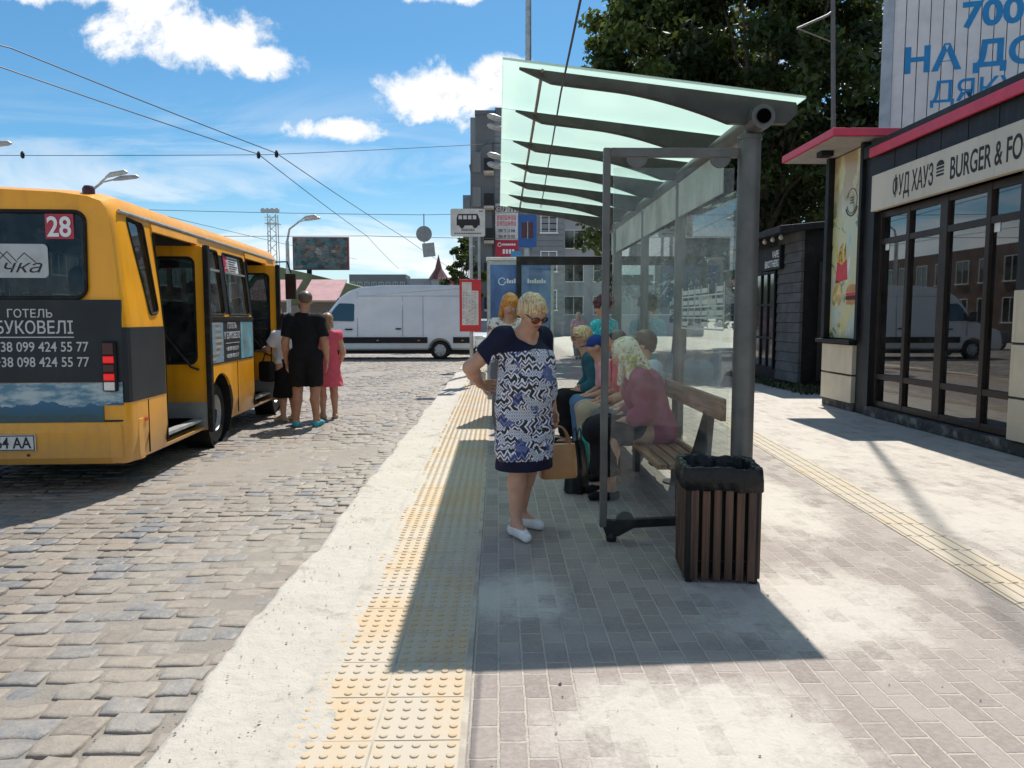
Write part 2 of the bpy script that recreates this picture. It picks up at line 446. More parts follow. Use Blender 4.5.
class Fig:
    def __init__(s, J, fat=1., belly=0., bust=0.):
        s.J = J; H = s.H = J['H']; V = {k: np.array(v, float) for k, v in J.items() if k not in ('H', 'hr') and not k.startswith('curl')}
        s.V = V; f = fat; fl = (1, .72, 1)
        mid = (V['pel']+V['che'])/2
        s.torso = [cap(V['hipL'], V['hipR'], .058*H*f, s=fl if abs(V['knR'][2]-V['hipR'][2]) > .2 else (1, .9, 1)),
                   cap(V['pel'], mid, .082*H*f, .076*H*f, fl), cap(mid, V['che'], .076*H*f, .086*H*f, fl),
                   cap(V['che'], V['nek']-(0, 0, .035*H), .086*H*f, .05*H, fl),
                   cap(V['shL'], V['shR'], .036*H*f**.5, s=(1, .95, 1))]
        if belly: s.torso.append(ell(mid+np.array((0, .045*H, -.01*H)), (.085*H*f, .05*H*belly, .10*H)))
        if bust:
            for x in (-1, 1): s.torso.append(ell(V['che']+np.array((x*.045*H, .05*H, -.015*H)), (.048*H*bust,)*3))
        s.neck = [cap(V['nek']-(0, 0, .03*H), V['hd']-(0, 0, .03*H), .037*H*f**.4, .034*H*f**.4)]
        s.arm = {}; s.leg = {}; s.hand = {}; s.foot = {}
        for q in 'LR':
            e, w = V['el'+q], V['wr'+q]; sh = V['sh'+q]
            s.arm[q] = [cap(sh, e, .033*H*f**.7, .026*H*f**.6), cap(e, e+(w-e)*.35, .0265*H*f**.5, .0265*H*f**.5), cap(e+(w-e)*.35, w, .0265*H*f**.5, .0165*H)]
            s.hand[q] = hand_prims(J, q, H)
            hp, k, a, t = V['hip'+q], V['kn'+q], V['an'+q], V['toe'+q]
            back = np.array((t-a)[:2].tolist()+[0]); back /= (np.linalg.norm(back)+1e-9)
            cm = k+(a-k)*.32-back*.012*H
            s.leg[q] = [cap(hp, k, .056*H*f, .036*H*f**.5), cap(k, cm, .034*H*f**.5, .035*H*f**.5), cap(cm, a, .034*H*f**.5, .0205*H*f**.3)]
            heel = a-back*.02*H; heel[2] = .022*H
            s.foot[q] = [cap(a, heel, .022*H, .02*H), cap(heel, t, .02*H, .013*H), cap(a+back*.01*H, t, .022*H, .012*H)]
        Rm = s.Rm = rotm(*J['hr']); hs = s.hs = .137*H; hd = V['hd']
        P = s.P = lambda x, y, z: hd+Rm @ (np.array((x, y, z))*hs)
        E = s.E = lambda c, r, m=0, sub=False: ell(P(*c), np.array(r)*hs, Rm, m, sub)
        C = s.C = lambda a, b, ra, rb=None, m=0: cap(P(*a), P(*b), ra*hs, None if rb is None else rb*hs, m=m)
        s.head = [E((0, -.06, .12), (.355, .43, .375)), E((0, .07, -.1), (.28, .32, .36)), E((0, .13, -.33), (.2, .2, .15)),
                  C((0, .36, .03), (0, .45, -.1), .035, .06), C((-.14, .33, .1), (.14, .33, .1), .05),
                  E((.17, .22, -.1), (.12, .13, .13)), E((-.17, .22, -.1), (.12, .13, .13)),
                  E((.355, -.03, -.03), (.045, .1, .15)), E((-.355, -.03, -.03), (.045, .1, .15)),
                  E((0, .345, -.24), (.115, .06, .04), 1), E((.13, .335, .015), (.065, .04, .032), 2), E((-.13, .335, .015), (.065, .04, .032), 2)]
        for p in s.head[3:]: p['k'] = .02
        for p in s.head[9:]: p['k'] = .004
    def body(s, vox, parent, skin):
        pr = s.torso+s.neck+s.head
        for q in 'LR': pr = pr+s.arm[q]+s.leg[q]+s.foot[q]
        for q in 'LR': pr = pr+s.hand[q]
        return sdf_obj('body', pr, vox, [skin, M['lip'], M['eyewhite']], parent, k=.022)
    def sleeve(s, q, frac, d):
        V = s.V; e, w, sh = V['el'+q], V['wr'+q], V['sh'+q]; out = []
        if frac <= 1:
            end = sh+(e-sh)*frac; n = (e-sh)
            p = inflate(s.arm[q][0], d); p['ra'] += .004; p['rb'] += .010; p['clip'] = [(end, n)]; out = [p]
        else:
            out = [inflate(s.arm[q][0], d)]; end = e+(w-e)*(frac-1)
            for a in s.arm[q][1:]:
                p = inflate(a, d+.004); p['clip'] = [(end, w-e)]; out.append(p)
        return out
    def top(s, name, vox, parent, m, sleeve=.6, d=.012, hem=None, neck=.0, wr=.0022, matfn=None, skirt=None, nsc=1.):
        V, H = s.V, s.H
        pr = [inflate(p, d) for p in s.torso]
        for p in pr[3:5]: p['k'] = .03
        for q in 'LR': pr += s.sleeve(q, sleeve, d)
        if skirt: pr += skirt
        cl = []
        pr.append(ell(V['nek']+np.array((0, .036*H, .030*H+neck)), np.array((.058*H, .072*H, .060*H))*nsc, sub=True))
        pr.append(ell(V['hd'], (.066*H,)*3, sub=True))
        if hem is not None: cl.append(((0, 0, hem), (0, 0, -1)))
        return sdf_obj(name, pr, vox, m, parent, k=.025, clips=cl, wrinkle=folds(wr, H), matfn=matfn)
    def trousers(s, name, vox, parent, m, length=.95, d=.014, flare=.01, waist=None):
        V, H = s.V, s.H
        pr = [inflate(p, d) for p in s.torso[:2]]
        for q in 'LR':
            hp, k, a = V['hip'+q], V['kn'+q], V['an'+q]
            t = inflate(s.leg[q][0], d); t['rb'] += flare
            if length <= .5:
                end = hp+(k-hp)*length*2; t['clip'] = [(end, k-hp)]; pr.append(t)
            else:
                end = k+(a-k)*(length-.5)*2
                pr += [t, cap(k, a, t['rb'], .03*H+flare, clip=[(end, a-k)])]
        wz = waist if waist is not None else V['pel'][2]+.055*H
        return sdf_obj(name, pr, vox, m, parent, k=.03, clips=[((0, 0, wz), (0, 0, 1))], wrinkle=folds(.003, H))
    def shoes(s, vox, parent, m, d=.007, low=True, name='shoe'):
        for q in 'LR':
            pr = [inflate(p, d) for p in s.foot[q]]
            z = s.V['an'+q][2]
            sdf_obj(name, pr, vox, m, parent, k=.015, clips=[((0, 0, z+(-.012 if low else .02)), (0, 0, 1)), ((0, 0, .001), (0, 0, -1))])
    def hair(s, style, vox, parent, m, name='hair'):
        E, C = s.E, s.C; face = [E((0, .46, -.14), (.30, .36, .40), 0, True)]
        if style == 'crop':
            pr = [E((0, -.09, .15), (.375, .425, .385))]+[E((0, .50, -.2), (.5, .52, .5), 0, True), E((0, 0, -.55), (.6, .6, .42), 0, True)]
        elif style == 'short':
            pr = [E((0, -.08, .14), (.405, .465, .42)), E((.25, -.08, .04), (.15, .22, .22)), E((-.25, -.08, .04), (.15, .22, .22)), E((0, -.33, -.08), (.28, .17, .27)),
                  C((.16, .26, .36), (-.16, .36, .24), .10, .06), C((.05, .26, .40), (-.28, .28, .22), .10, .06)]+[E((0, .50, -.17), (.30, .36, .40), 0, True), E((.36, .13, -.22), (.14, .16, .20), 0, True), E((-.36, .13, -.22), (.14, .16, .20), 0, True)]
        elif style == 'curly':
            pr = [E((0, -.1, .15), (.43, .48, .43))]
            rr = random.Random(3)
            for _ in range(46):
                a = rr.uniform(0, 2*PI); z = rr.uniform(-.35, 1); h = math.sqrt(max(0, 1-z*z))
                pr.append(E((.47*h*math.cos(a), -.12+.52*h*math.sin(a), .16+.46*z), (.11, .11, .11)))
            pr += [E((0, .55, -.16), (.30, .36, .40), 0, True)]
        elif style == 'bob':
            pr = [E((0, -.08, .13), (.42, .48, .42)), C((.3, -.05, .0), (.33, -.02, -.42), .16, .13), C((-.3, -.05, 0), (-.33, -.02, -.42), .16, .13), C((0, -.3, 0), (0, -.28, -.45), .24, .2)]+face
        elif style == 'long':
            pr = [E((0, -.08, .13), (.42, .48, .42)), C((.3, -.02, .0), (.32, .12, -1.0), .16, .12), C((-.3, -.02, 0), (-.32, .12, -1.0), .16, .12), C((0, -.3, 0), (0, -.3, -.9), .25, .2),
                  C((.1, .28, .36), (.3, .2, .05), .1, .1), C((-.1, .28, .36), (-.3, .2, .05), .1, .1)]+[E((0, .5, -.2), (.24, .34, .42), 0, True)]
        elif style == 'beard':
            pr = [E((0, .14, -.34), (.25, .24, .2)), C((.27, .06, -.08), (.2, .18, -.34), .06, .09), C((-.27, .06, -.08), (-.2, .18, -.34), .06, .09)]+[E((0, .42, -.12), (.16, .2, .17), 0, True)]
        elif style == 'scarf':
            pr = [E((0, -.08, .12), (.43, .50, .44)), C((.26, .1, -.1), (.05, .22, -.46), .17, .12), C((-.26, .1, -.1), (-.05, .22, -.46), .17, .12), C((0, -.26, -.1), (0, -.40, -.80), .36, .40), C((.3, -.1, -.3), (.34, .05, -.85), .2, .16), C((-.3, -.1, -.3), (-.34, .05, -.85), .2, .16), C((0, .22, -.5), (.05, .42, -1.0), .13, .12)]+[E((0, .5, -.1), (.22, .36, .34), 0, True)]
        elif style == 'cap':
            pr = [E((0, -.06, .15), (.40, .46, .42)), dict(E((0, .48, .16), (.26, .28, .035)), k=.02)]+[E((0, 0, -.42), (.7, .8, .5), 0, True)]
        return sdf_obj(name, pr, vox, m, parent, k=.012, wrinkle=strands(s.hs) if style in ('short', 'bob', 'long', 'curly') else None)
    def glasses(s, parent, lens, rim):
        P = s.P; g = MB()
        for x in (-1, 1):
            c = [P(x*.17+.125*math.cos(a), .435-.06*abs(math.cos(a))*(1 if math.cos(a)*x > 0 else -.1), .0+.095*math.sin(a)) for a in np.linspace(0, 2*PI, 15)[:-1]]
            g.tube(c+[c[0]], .0032, 6, cap=False)
            g.tube([P(x*.29, .38, .03), P(x*.355, .1, .04), P(x*.36, -.05, .02)], .0035, 6)
        g.tube([P(-.06, .45, .03), P(.06, .45, .03)], .004, 6)
        o = g.build('sunglasses', rim, parent, True)
        for x in (-1, 1):
            l = MB(); c = [P(x*.17+.12*math.cos(a), .432, .09*math.sin(a)) for a in np.linspace(0, 2*PI, 15)[:-1]]
            b = [P(x*.17+.12*math.cos(a), .424, .09*math.sin(a)) for a in np.linspace(0, 2*PI, 15)[:-1]]
            n = 14; l.add(c+b, [tuple(range(n)), tuple(range(2*n-1, n-1, -1))]+[(i, (i+1) % n, n+(i+1) % n, n+i) for i in range(n)])
            l.build('lens', lens, o)
        return o
def folds(a, H):
    if not a: return None
    def f(X):
        x, y, z = X[..., 0], X[..., 1], X[..., 2]
        return a*(np.sin(23*x+17*y+31*z+2*np.sin(9*z+11*x))+.7*np.sin(-37*x+29*y+19*z)+.5*np.sin(61*x-20*z+40*y))
    return f
def strands(hs):
    def f(X):
        x, y, z = X[..., 0], X[..., 1], X[..., 2]
        return .0008*(np.sin(150*x+60*y+25*z)+np.sin(-70*x+130*y+30*z+1.)) + .0016*np.sin(60*(x-y)+40*z)
    return f
def hairmat(name, c1, c2):
    m, t, b = newmat(name); v = t.coord('Object')
    n = t.noise(t.vscale(v, (120, 120, 9)), 1., 3, .6, .5)
    t.put(b.inputs['Base Color'], t.mix(t.rng(n, .35, .66), c1, c2)); b.inputs['Roughness'].default_value = .42
    t.put(b.inputs['Normal'], t.bump(n, .35, .004)); return m
def cloth(name, col, var=.15, rough=.85):
    m, t, b = newmat(name); v = t.coord('Object')
    n = t.noise(v, 9, 4); w = t.noise(v, 260, 2)
    t.put(b.inputs['Base Color'], t.mix(n, tuple(x*(1-var) for x in col), tuple(x*(1+var) for x in col)))
    b.inputs['Roughness'].default_value = rough; b.inputs['Specular IOR Level'].default_value = .2
    t.put(b.inputs['Normal'], t.bump(w, .25, .002, t.bump(t.noise(v, 13, 3), .4, .02))); return m
def floral(name, base, cols, scale=22, thr=.5):
    m, t, b = newmat(name); v = t.coord('Object')
    c = base
    for i, q in enumerate(cols):
        n = t.noise(t.vscale(v, (1+.1*i, 1, 1.07)), scale*(1+.35*i), 3, .5, .8+.3*i)
        c = t.mix(t.rng(n, thr+.02*i, thr+.05+.02*i), c, q)
    t.put(b.inputs['Base Color'], c); b.inputs['Roughness'].default_value = .85; return m
def zigzag(name):
    """blue, black, white and peach zigzags and diamonds"""
    m, t, b = newmat(name); v = t.coord('Object'); X = t.sep(v)
    u = t.math('ADD', X[0], t.math('MULTIPLY', X[1], -.9))
    tri = t.math('PINGPONG', t.math('MULTIPLY', u, 1.), .031)
    wob = t.math('MULTIPLY', t.noise(v, 6, 3), .13)
    q = t.math('ADD', t.math('ADD', X[2], t.math('MULTIPLY', tri, .85)), wob)
    tz = t.math('PINGPONG', X[2], .034); q2 = t.math('ADD', t.math('ADD', t.math('MULTIPLY', u, .8), t.math('MULTIPLY', tz, .85)), wob)
    pick = t.math('GREATER_THAN', t.noise(t.vscale(v, (1.3, 1.3, 1)), 5.5, 1, .4, .4), .53)
    q = t.math('ADD', t.math('MULTIPLY', q, t.math('SUBTRACT', 1., pick)), t.math('MULTIPLY', q2, pick))
    s1 = t.math('FRACT', t.math('MULTIPLY', q, 15.))
    zz = t.ramp(s1, [(0, (.02, .022, .035)), (.24, (.70, .69, .68)), (.40, (.56, .38, .31)), (.47, (.03, .05, .20)), (.66, (.72, .71, .71)), (.84, (.015, .016, .024))], 'CONSTANT')
    d1 = t.math('PINGPONG', t.math('MULTIPLY', t.math('ADD', u, X[2]), 1.), .021); d2 = t.math('PINGPONG', t.math('SUBTRACT', u, X[2]), .021)
    dm = t.math('MAXIMUM', d1, d2)
    q = t.math('ADD', q, t.math('MULTIPLY', t.noise(v, 30, 1), .02))
    dia = t.ramp(t.math('MULTIPLY', dm, 1/.021), [(0, (.025, .06, .26)), (.36, (.74, .74, .73)), (.66, (.03, .07, .28)), (.78, (.70, .70, .70)), (.93, (.015, .02, .05))], 'CONSTANT')
    ar = t.noise(t.vscale(v, (1, 1, 1.9)), 9., 1, .4, .6)
    c = t.mix(t.rng(ar, .515, .52), zz, dia)
    c = t.mix(t.math('MULTIPLY', t.rng(t.noise(v, 11, 2), .60, .63), .8), c, (.02, .045, .20))
    t.put(b.inputs['Base Color'], c); b.inputs['Roughness'].default_value = .75
    t.put(b.inputs['Normal'], t.bump(t.noise(v, 11, 3), .4, .02)); return m
# ------------------------------------------------------------------ camera, light, sky
F_PX, CAM_H = 760., 1.45
cam = bpy.data.cameras.new('camera'); co = bpy.data.objects.new('camera', cam); COL.objects.link(co); S.camera = co
cam.sensor_width = 36; cam.lens = F_PX/1024*36; cam.clip_end = 4000; cam.clip_start = .05
co.location = (0, 0, CAM_H)
co.rotation_euler = (R(90)-math.atan(66/F_PX), 0, -math.atan(14/F_PX))
SUN = Vector((.163, .562, 1)).normalized()       # towards the sun
sl = bpy.data.lights.new('sun', 'SUN'); sl.energy = 5.0; sl.angle = R(.55); sl.color = (1, .965, .91)
so = bpy.data.objects.new('sun', sl); COL.objects.link(so)
so.rotation_euler = (-SUN).to_track_quat('-Z', 'Y').to_euler(); so.location = (0, 0, 30)
S.view_settings.view_transform = 'Standard'; S.view_settings.look = 'None'; S.view_settings.gamma = 1; S.view_settings.exposure = .3
W = bpy.data.worlds.new('World'); S.world = W; W.use_nodes = True
t = NT(W.node_tree); bg = t.n['Background']
sky = t.new('ShaderNodeTexSky', sky_type='NISHITA', sun_disc=False)
sky.sun_elevation = math.asin(SUN.z); sky.sun_rotation = math.atan2(SUN.x, SUN.y); sky.altitude = 300; sky.air_density = 1.0; sky.dust_density = .6; sky.ozone_density = 2.2
d = t.coord('Generated'); X = t.sep(d)
fwd = t.math('MAXIMUM', X[1], .02)
a = t.math('DIVIDE', X[0], fwd); e = t.math('DIVIDE', X[2], fwd)
uv = t.com(a, e, 0.)
n1 = t.noise(uv, 9, 9, .62, .4); n2 = t.noise(uv, 34, 6, .65)
nn = t.math('ADD', t.math('MULTIPLY', n1, 1.5), t.math('MULTIPLY', n2, .45))     # about .5..1.5
mask = None
for cu, cv, ru, rv in ((215, 52, 85, 36), (275, 72, 40, 22), (168, 8, 42, 22), (58, 4, 66, 18), (452, 104, 66, 30), (500, 84, 40, 20), (345, 135, 52, 15), (445, 3, 48, 17), (1010, 40, 90, 50), (830, 60, 90, 60)):
    da = t.math('MULTIPLY', t.math('SUBTRACT', a, (cu-498)/760), 760/ru); de = t.math('MULTIPLY', t.math('SUBTRACT', e, (318-cv)/760), 760/rv)
    r = t.math('SQRT', t.math('ADD', t.math('MULTIPLY', da, da), t.math('MULTIPLY', de, de)))
    f = t.math('SUBTRACT', t.math('ADD', t.math('SUBTRACT', 1.25, r), t.math('MULTIPLY', t.math('SUBTRACT', nn, .98), 1.9)), .25)
    mask = f if mask is None else t.math('MAXIMUM', mask, f)
core = t.rng(mask, -.06, .46)
shade = t.rng(t.math('ADD', mask, t.math('MULTIPLY', t.math('SUBTRACT', n1, .5), 1.6)), .75, 1.5)
# thin veil clouds towards the horizon
wv = t.noise(t.com(t.math('MULTIPLY', a, 1.6), t.math('MULTIPLY', e, 7.), 1.7), 2.2, 8, .6, .7)
veil = t.math('MULTIPLY', t.rng(wv, .36, .66), t.rng(e, .04, .34, .9, 0))
low = t.rng(e, .0, .2, .5, 0)
allm = t.math('MAXIMUM', t.math('MAXIMUM', core, veil), low)
# elsewhere in the sky: unseen cloud added to whiten and set the fill light
other = t.rng(t.noise(d, 2.6, 8, .6, .5), .47, .68)
ismain = t.math('MULTIPLY', t.rng(X[1], .1, .35), t.rng(e, 1.2, .7))
allm = t.math('ADD', t.math('MULTIPLY', allm, ismain), t.math('MULTIPLY', other, t.math('SUBTRACT', 1., ismain)))
allm = t.math('MULTIPLY', allm, t.rng(X[2], -.02, .02))
SKY = .084
blue = t.mix(1., sky.outputs[0], (.60, 1.06, 1.22), 'MULTIPLY')
white = t.mix(shade, (10.5, 10.5, 10.5), (6.6, 7.0, 7.5))
t.put(bg.inputs[0], t.mix(allm, blue, white)); bg.inputs[1].default_value = SKY
S.cycles.max_bounces = 8; S.cycles.transparent_max_bounces = 24; S.cycles.caustics_reflective = False; S.cycles.caustics_refractive = False
S.cycles.sample_clamp_indirect = 6

# ------------------------------------------------------------------ ground, road, pavement
def sand_mix(t, v, base, amt_node, sand=SAND):
    sc = t.mix(t.noise(v, 2.6, 5, .6), tuple(x*.9 for x in sand), tuple(min(1, x*1.07) for x in sand))
    sc = t.mix(t.rng(t.noise(v, 60, 3, .6), .55, .8, 0, .25), sc, (.42, .36, .28))
    return t.mix(amt_node, base, sc)
m, t, b = newmat('ground_dust'); v = t.pos()
t.put(b.inputs['Base Color'], t.mix(t.noise(v, .6, 6, .65), (.34, .295, .245), (.46, .41, .34))); b.inputs['Roughness'].default_value = .95
t.put(b.inputs['Normal'], t.bump(t.noise(v, 45, 6, .7), .5, .01))
M['ground'] = m
g = MB(); g.add([(-900, -300, -.105), (900, -300, -.105), (900, 1500, -.105), (-900, 1500, -.105)], [(0, 1, 2, 3)])
tag(g.build('ground', M['ground']), kind='structure')

# cobbled road: every stone is a hewn block of its own height and tilt, in one sheet of stones
def cobbles():
    V = []; Fc = []; Cc = []
    y = .9; row = 0
    while y < 36:
        dy = rnd.uniform(.12, .155)*(1 if y < 20 else 1.35)
        xmin = -min(.74*y+3.2, 17)
        xmax = -1.13
        x = xmax+rnd.uniform(0, .2)
        while x > xmin:
            w = rnd.uniform(.13, .24)*(1 if y < 20 else 1.3)
            cx, cy = x-w/2, y+dy/2
            yo = .05*math.sin(cx*.9+row*.01)+.07*math.sin(cx*.35+1)+.035*cx
            patch = math.sin(cx*1.3+2*math.sin(cy*.6))+math.sin(cy*.9-cx*.5+1.3*math.sin(cx*.8))
            h = rnd.gauss(0, .0035)+(.004 if patch < 1.25 else -.003)
            if rnd.random() < .02: h -= .012
            g_ = rnd.uniform(.002, .006)
            tx, ty = rnd.gauss(0, .012), rnd.gauss(0, .014)
            cs = []
            pts = []
            n_side = 2
            base = [(-1, -1), (0, -1), (1, -1), (1, 0), (1, 1), (0, 1), (-1, 1), (-1, 0)]
            for (sx, sy) in base:
                jx = rnd.uniform(-.011, .011); jy = rnd.uniform(-.010, .010)
                cr = .94 if sx and sy else 1.0
                pts.append((sx*cr*(w/2-g_)+jx, sy*cr*(dy/2-g_)+jy))
            k = len(V)
            rag = rnd.uniform(.75, .95)
            for (px, py) in pts: V.append((cx+px, cy+yo+py, -.125))
            for (px, py) in pts: V.append((cx+px, cy+yo+py, -.08+h-.008+px*tx+py*ty))
            for (px, py) in pts: V.append((cx+px*(1-.007/w*2), cy+yo+py*(1-.006/dy*2), -.0815+h+px*tx+py*ty))
            for (px, py) in pts: V.append((cx+px*(1-.026/w*2), cy+yo+py*(1-.024/dy*2), -.08+h+px*tx+py*ty+rnd.gauss(0, .0012)))
            V.append((cx, cy+yo, -.08+h+rnd.uniform(-.001, .004)))
            c = rnd.random()
            for r0 in (0, 8, 16):
                for i in range(8): Fc.append((k+r0+i, k+r0+(i+1) % 8, k+r0+8+(i+1) % 8, k+r0+8+i)); Cc.append(c)
            for i in range(8): Fc.append((k+24+i, k+24+(i+1) % 8, k+32)); Cc.append(c)
            x -= w
        y += dy; row += 1
    return V, Fc, Cc
V, Fc, Cc = cobbles()
me = bpy.data.meshes.new('road'); me.from_pydata(V, [], Fc)
at = me.attributes.new('stone', 'FLOAT', 'FACE'); at.data.foreach_set('value', Cc)
m, t, b = newmat('cobblestone'); v = t.pos()
sn = t.new('ShaderNodeAttribute', attribute_name='stone').outputs['Fac']
base = t.ramp(sn, [(0, (.16, .13, .105)), (.2, (.25, .20, .152)), (.45, (.195, .172, .145)), (.65, (.26, .212, .165)), (.85, (.145, .148, .155)), (1, (.135, .142, .152))])
base = t.mix(t.rng(t.noise(v, 28, 5, .7), .35, .7, 0, .55), base, (.25, .212, .172))
Xp = t.sep(v)
kerbside = t.rng(Xp[0], -3.2, -1.3)
wn = t.noise(v, 1.3, 6, .7, .6)
sandy = t.rng(t.math('ADD', t.math('MULTIPLY', t.math('ADD', t.math('MULTIPLY', wn, .6), t.math('MULTIPLY', t.noise(v, 7, 5, .7), .4)), 1.1), t.math('MULTIPLY', kerbside, .13)), .52, .82, 0., .62)
c = t.mix(sandy, base, t.mix(t.noise(v, 40, 3), (.31, .265, .215), (.40, .35, .28)))
t.put(b.inputs['Base Color'], c)
t.put(b.inputs['Roughness'], t.rng(t.noise(v, 19, 4), .3, .7, .42, .85))
t.put(b.inputs['Normal'], t.bump(t.noise(v, 75, 5, .7), .55, .006, t.bump(t.noise(v, 13, 4, .6), .45, .02)))
o = link_mesh('road', me, m, None, True); tag(o, kind='structure')
# sand lying in the joints of the road
N = 150; ys = np.concatenate([np.linspace(.5, 12, 260), np.linspace(12.2, 38, 120)]); xs = np.linspace(-17.5, -1.0, 150)
Xg, Yg = np.meshgrid(xs, ys); Zg = -.0862+.003*np.sin(Xg*2.1+Yg)+.004*np.sin(Yg*1.3-Xg*1.7)+.004*nrng.random(Xg.shape)
def grid_mesh(name, Xg, Yg, Zg):
    ny, nx = Xg.shape; V = np.stack([Xg, Yg, Zg], -1).reshape(-1, 3); i = np.arange(ny*nx).reshape(ny, nx)
    Q = np.stack([i[:-1, :-1], i[:-1, 1:], i[1:, 1:], i[1:, :-1]], -1).reshape(-1, 4); return mesh_np(name, V, Q)
m, t, b = newmat('joint_sand'); v = t.pos()
t.put(b.inputs['Base Color'], t.mix(t.noise(v, 4, 6, .7), (.22, .19, .16), (.36, .315, .262))); b.inputs['Roughness'].default_value = .95
t.put(b.inputs['Normal'], t.bump(t.noise(v, 90, 6, .8), .9, .010, t.bump(t.noise(v, 17, 4, .6), .5, .02)))
tag(link_mesh('road_joint_sand', grid_mesh('road_joint_sand', Xg, Yg, Zg), m, None, True), kind='structure')

# kerb strip: old concrete under trodden sand, with a ragged slumped edge on the road
ys = np.concatenate([np.linspace(.3, 9, 330), np.linspace(9.05, 22, 200), np.linspace(22.2, 25, 12)]); ks = np.linspace(0, 1, 34)
Kg, Yg = np.meshgrid(ks, ys)
def wob(y, s): return .5*np.sin(2.3*y+s)+.3*np.sin(5.7*y+2*s)+.2*np.sin(13.1*y+s)+.12*np.sin(31*y)
edge = -1.255+.004*np.minimum(Yg, 25)+.006*(np.sin(1.3*Yg+1)+.6*np.sin(3.1*Yg)+.3*np.sin(7.7*Yg+2))
lim = -.575+.045*wob(Yg*1.3, .7)+.03*wob(Yg*4.1, 2.)-.06*np.clip((Yg-4)/4, 0, 1); Xg = edge+(lim-edge)*Kg
prof = np.clip((Kg*.47)/(.03+.03*(1+wob(Yg, 2.5))), 0, 1); prof = prof*prof*(3-2*prof)
Zg = -.108+.107*prof+.0022*nrng.standard_normal(Xg.shape)*(prof > .1)+.005*wob(Yg*1.7+Xg*3, .3)*(Kg < .9)-.006*(Kg < .9)+.006
over = np.clip((Xg+.74)/.02, 0, 1); taper = np.clip((1-Kg)/.16, 0, 1)
Zg = np.where(Xg > -.74, -.004+(.0135+.004*wob(Yg*3+Xg*9, 1.))*taper+.0012*nrng.standard_normal(Xg.shape)*taper, Zg)
m, t, b = newmat('sandy_kerb'); v = t.pos()
c = t.mix(t.noise(v, 2.2, 6, .65), (.40, .36, .30), (.52, .475, .41))
c = t.mix(t.rng(t.noise(v, 3.1, 7, .72, .8), .54, .70, 0, .75), c, (.25, .215, .17))
c = t.mix(t.rng(t.noise(v, 90, 3, .6), .62, .72, 0, .6), c, (.22, .19, .155))
c = t.mix(t.rng(t.sep(v)[2], -.075, -.015, .8, 0), c, (.29, .25, .20))  # drop face coloured darker to make the step read, also edge dirt
t.put(b.inputs['Base Color'], c); b.inputs['Roughness'].default_value = .95
t.put(b.inputs['Normal'], t.bump(t.noise(v, 60, 6, .75), .5, .010, t.bump(t.noise(v, 12, 4, .6), .5, .03)))
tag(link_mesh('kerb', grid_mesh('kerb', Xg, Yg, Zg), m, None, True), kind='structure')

# pavement of small blocks, drifted over with sand
m, t, b = newmat('block_paving'); v = t.pos(); X = t.sep(v)
dn = t.new('ShaderNodeTexNoise'); t.put(dn.inputs['Vector'], v); dn.inputs['Scale'].default_value = 22; dn.inputs['Detail'].default_value = 4
ds = t.sep(dn.outputs['Color']); rot = t.com(t.math('ADD', X[1], t.math('MULTIPLY', t.math('SUBTRACT', ds[0], .5), .011)), t.math('ADD', X[0], t.math('MULTIPLY', t.math('SUBTRACT', ds[1], .5), .011)), 0.)
br = t.new('ShaderNodeTexBrick', offset=.5, offset_frequency=2, squash=1.)
t.put(br.inputs['Vector'], rot)
for k_, q in (('Scale', 1.), ('Brick Width', .2), ('Row Height', .1), ('Mortar Size', .0075), ('Mortar Smooth', .6), ('Bias', 0.)): br.inputs[k_].default_value = q
t.put(br.inputs['Color1'], (.222, .178, .157)); t.put(br.inputs['Color2'], (.33, .272, .242)); t.put(br.inputs['Mortar'], (.46, .40, .325))
base = t.mix(t.rng(t.noise(v, 45, 4, .65), .35, .7, 0, .5), br.outputs['Color'], (.36, .315, .27))
# where sand has drifted: towards the shops, in swept patches, along the tactile strip
w1 = t.noise(v, .55, 5, .6, .6); w2 = t.noise(v, 3.2, 6, .68, .5)
east = t.rng(X[0], 2.4, 3.5); 
def blob(cx, cy, r1, r2):
    q = t.math('ADD', t.math('POWER', t.math('DIVIDE', t.math('SUBTRACT', X[0], cx), r1), 2.), t.math('POWER', t.math('DIVIDE', t.math('SUBTRACT', X[1], cy), r2), 2.))
    return t.rng(q, 0., 1.6, 1., 0.)
drift = t.math('MAXIMUM', blob(1.55, 3.7, .62, .75), t.math('MAXIMUM', blob(.75, 2.55, .55, .5), t.math('MAXIMUM', blob(2.0, 6.0, .5, 1.5), t.math('MAXIMUM', blob(2.9, 2.9, .8, .5), blob(.1, 3.9, .3, .4)))))
w3 = t.noise(v, 16, 6, .75, .4)
w4 = t.noise(v, 70, 4, .7)
amt = t.math('ADD', t.math('ADD', t.math('MULTIPLY', w2, .36), t.math('ADD', t.math('MULTIPLY', w3, .30), t.math('MULTIPLY', t.math('SUBTRACT', w4, .5), .22))), t.math('ADD', t.math('MULTIPLY', w1, .36), t.math('ADD', t.math('MULTIPLY', drift, .26), t.math('MULTIPLY', east, .24))))
bs_ = t.rng(t.sep(br.outputs['Color'])[0], .222, .33, -.5, .5, False)
amt = t.math('ADD', amt, t.math('MULTIPLY', bs_, .10))
amt = t.rng(amt, .53, .82, .06, .95)
c = sand_mix(t, v, base, amt, (.52, .472, .405))
c = t.mix(t.rng(t.noise(v, 2.3, 8, .78, .6), .54, .70, 0, .5), c, (.25, .215, .18))
c = t.mix(t.rng(t.noise(v, 130, 2, .5), .70, .76, 0, .5), c, (.16, .14, .12))
t.put(b.inputs['Base Color'], c); b.inputs['Roughness'].default_value = .92
hh = t.math('MULTIPLY', br.outputs['Fac'], t.math('SUBTRACT', t.math('MULTIPLY', amt, 1.), 1.))
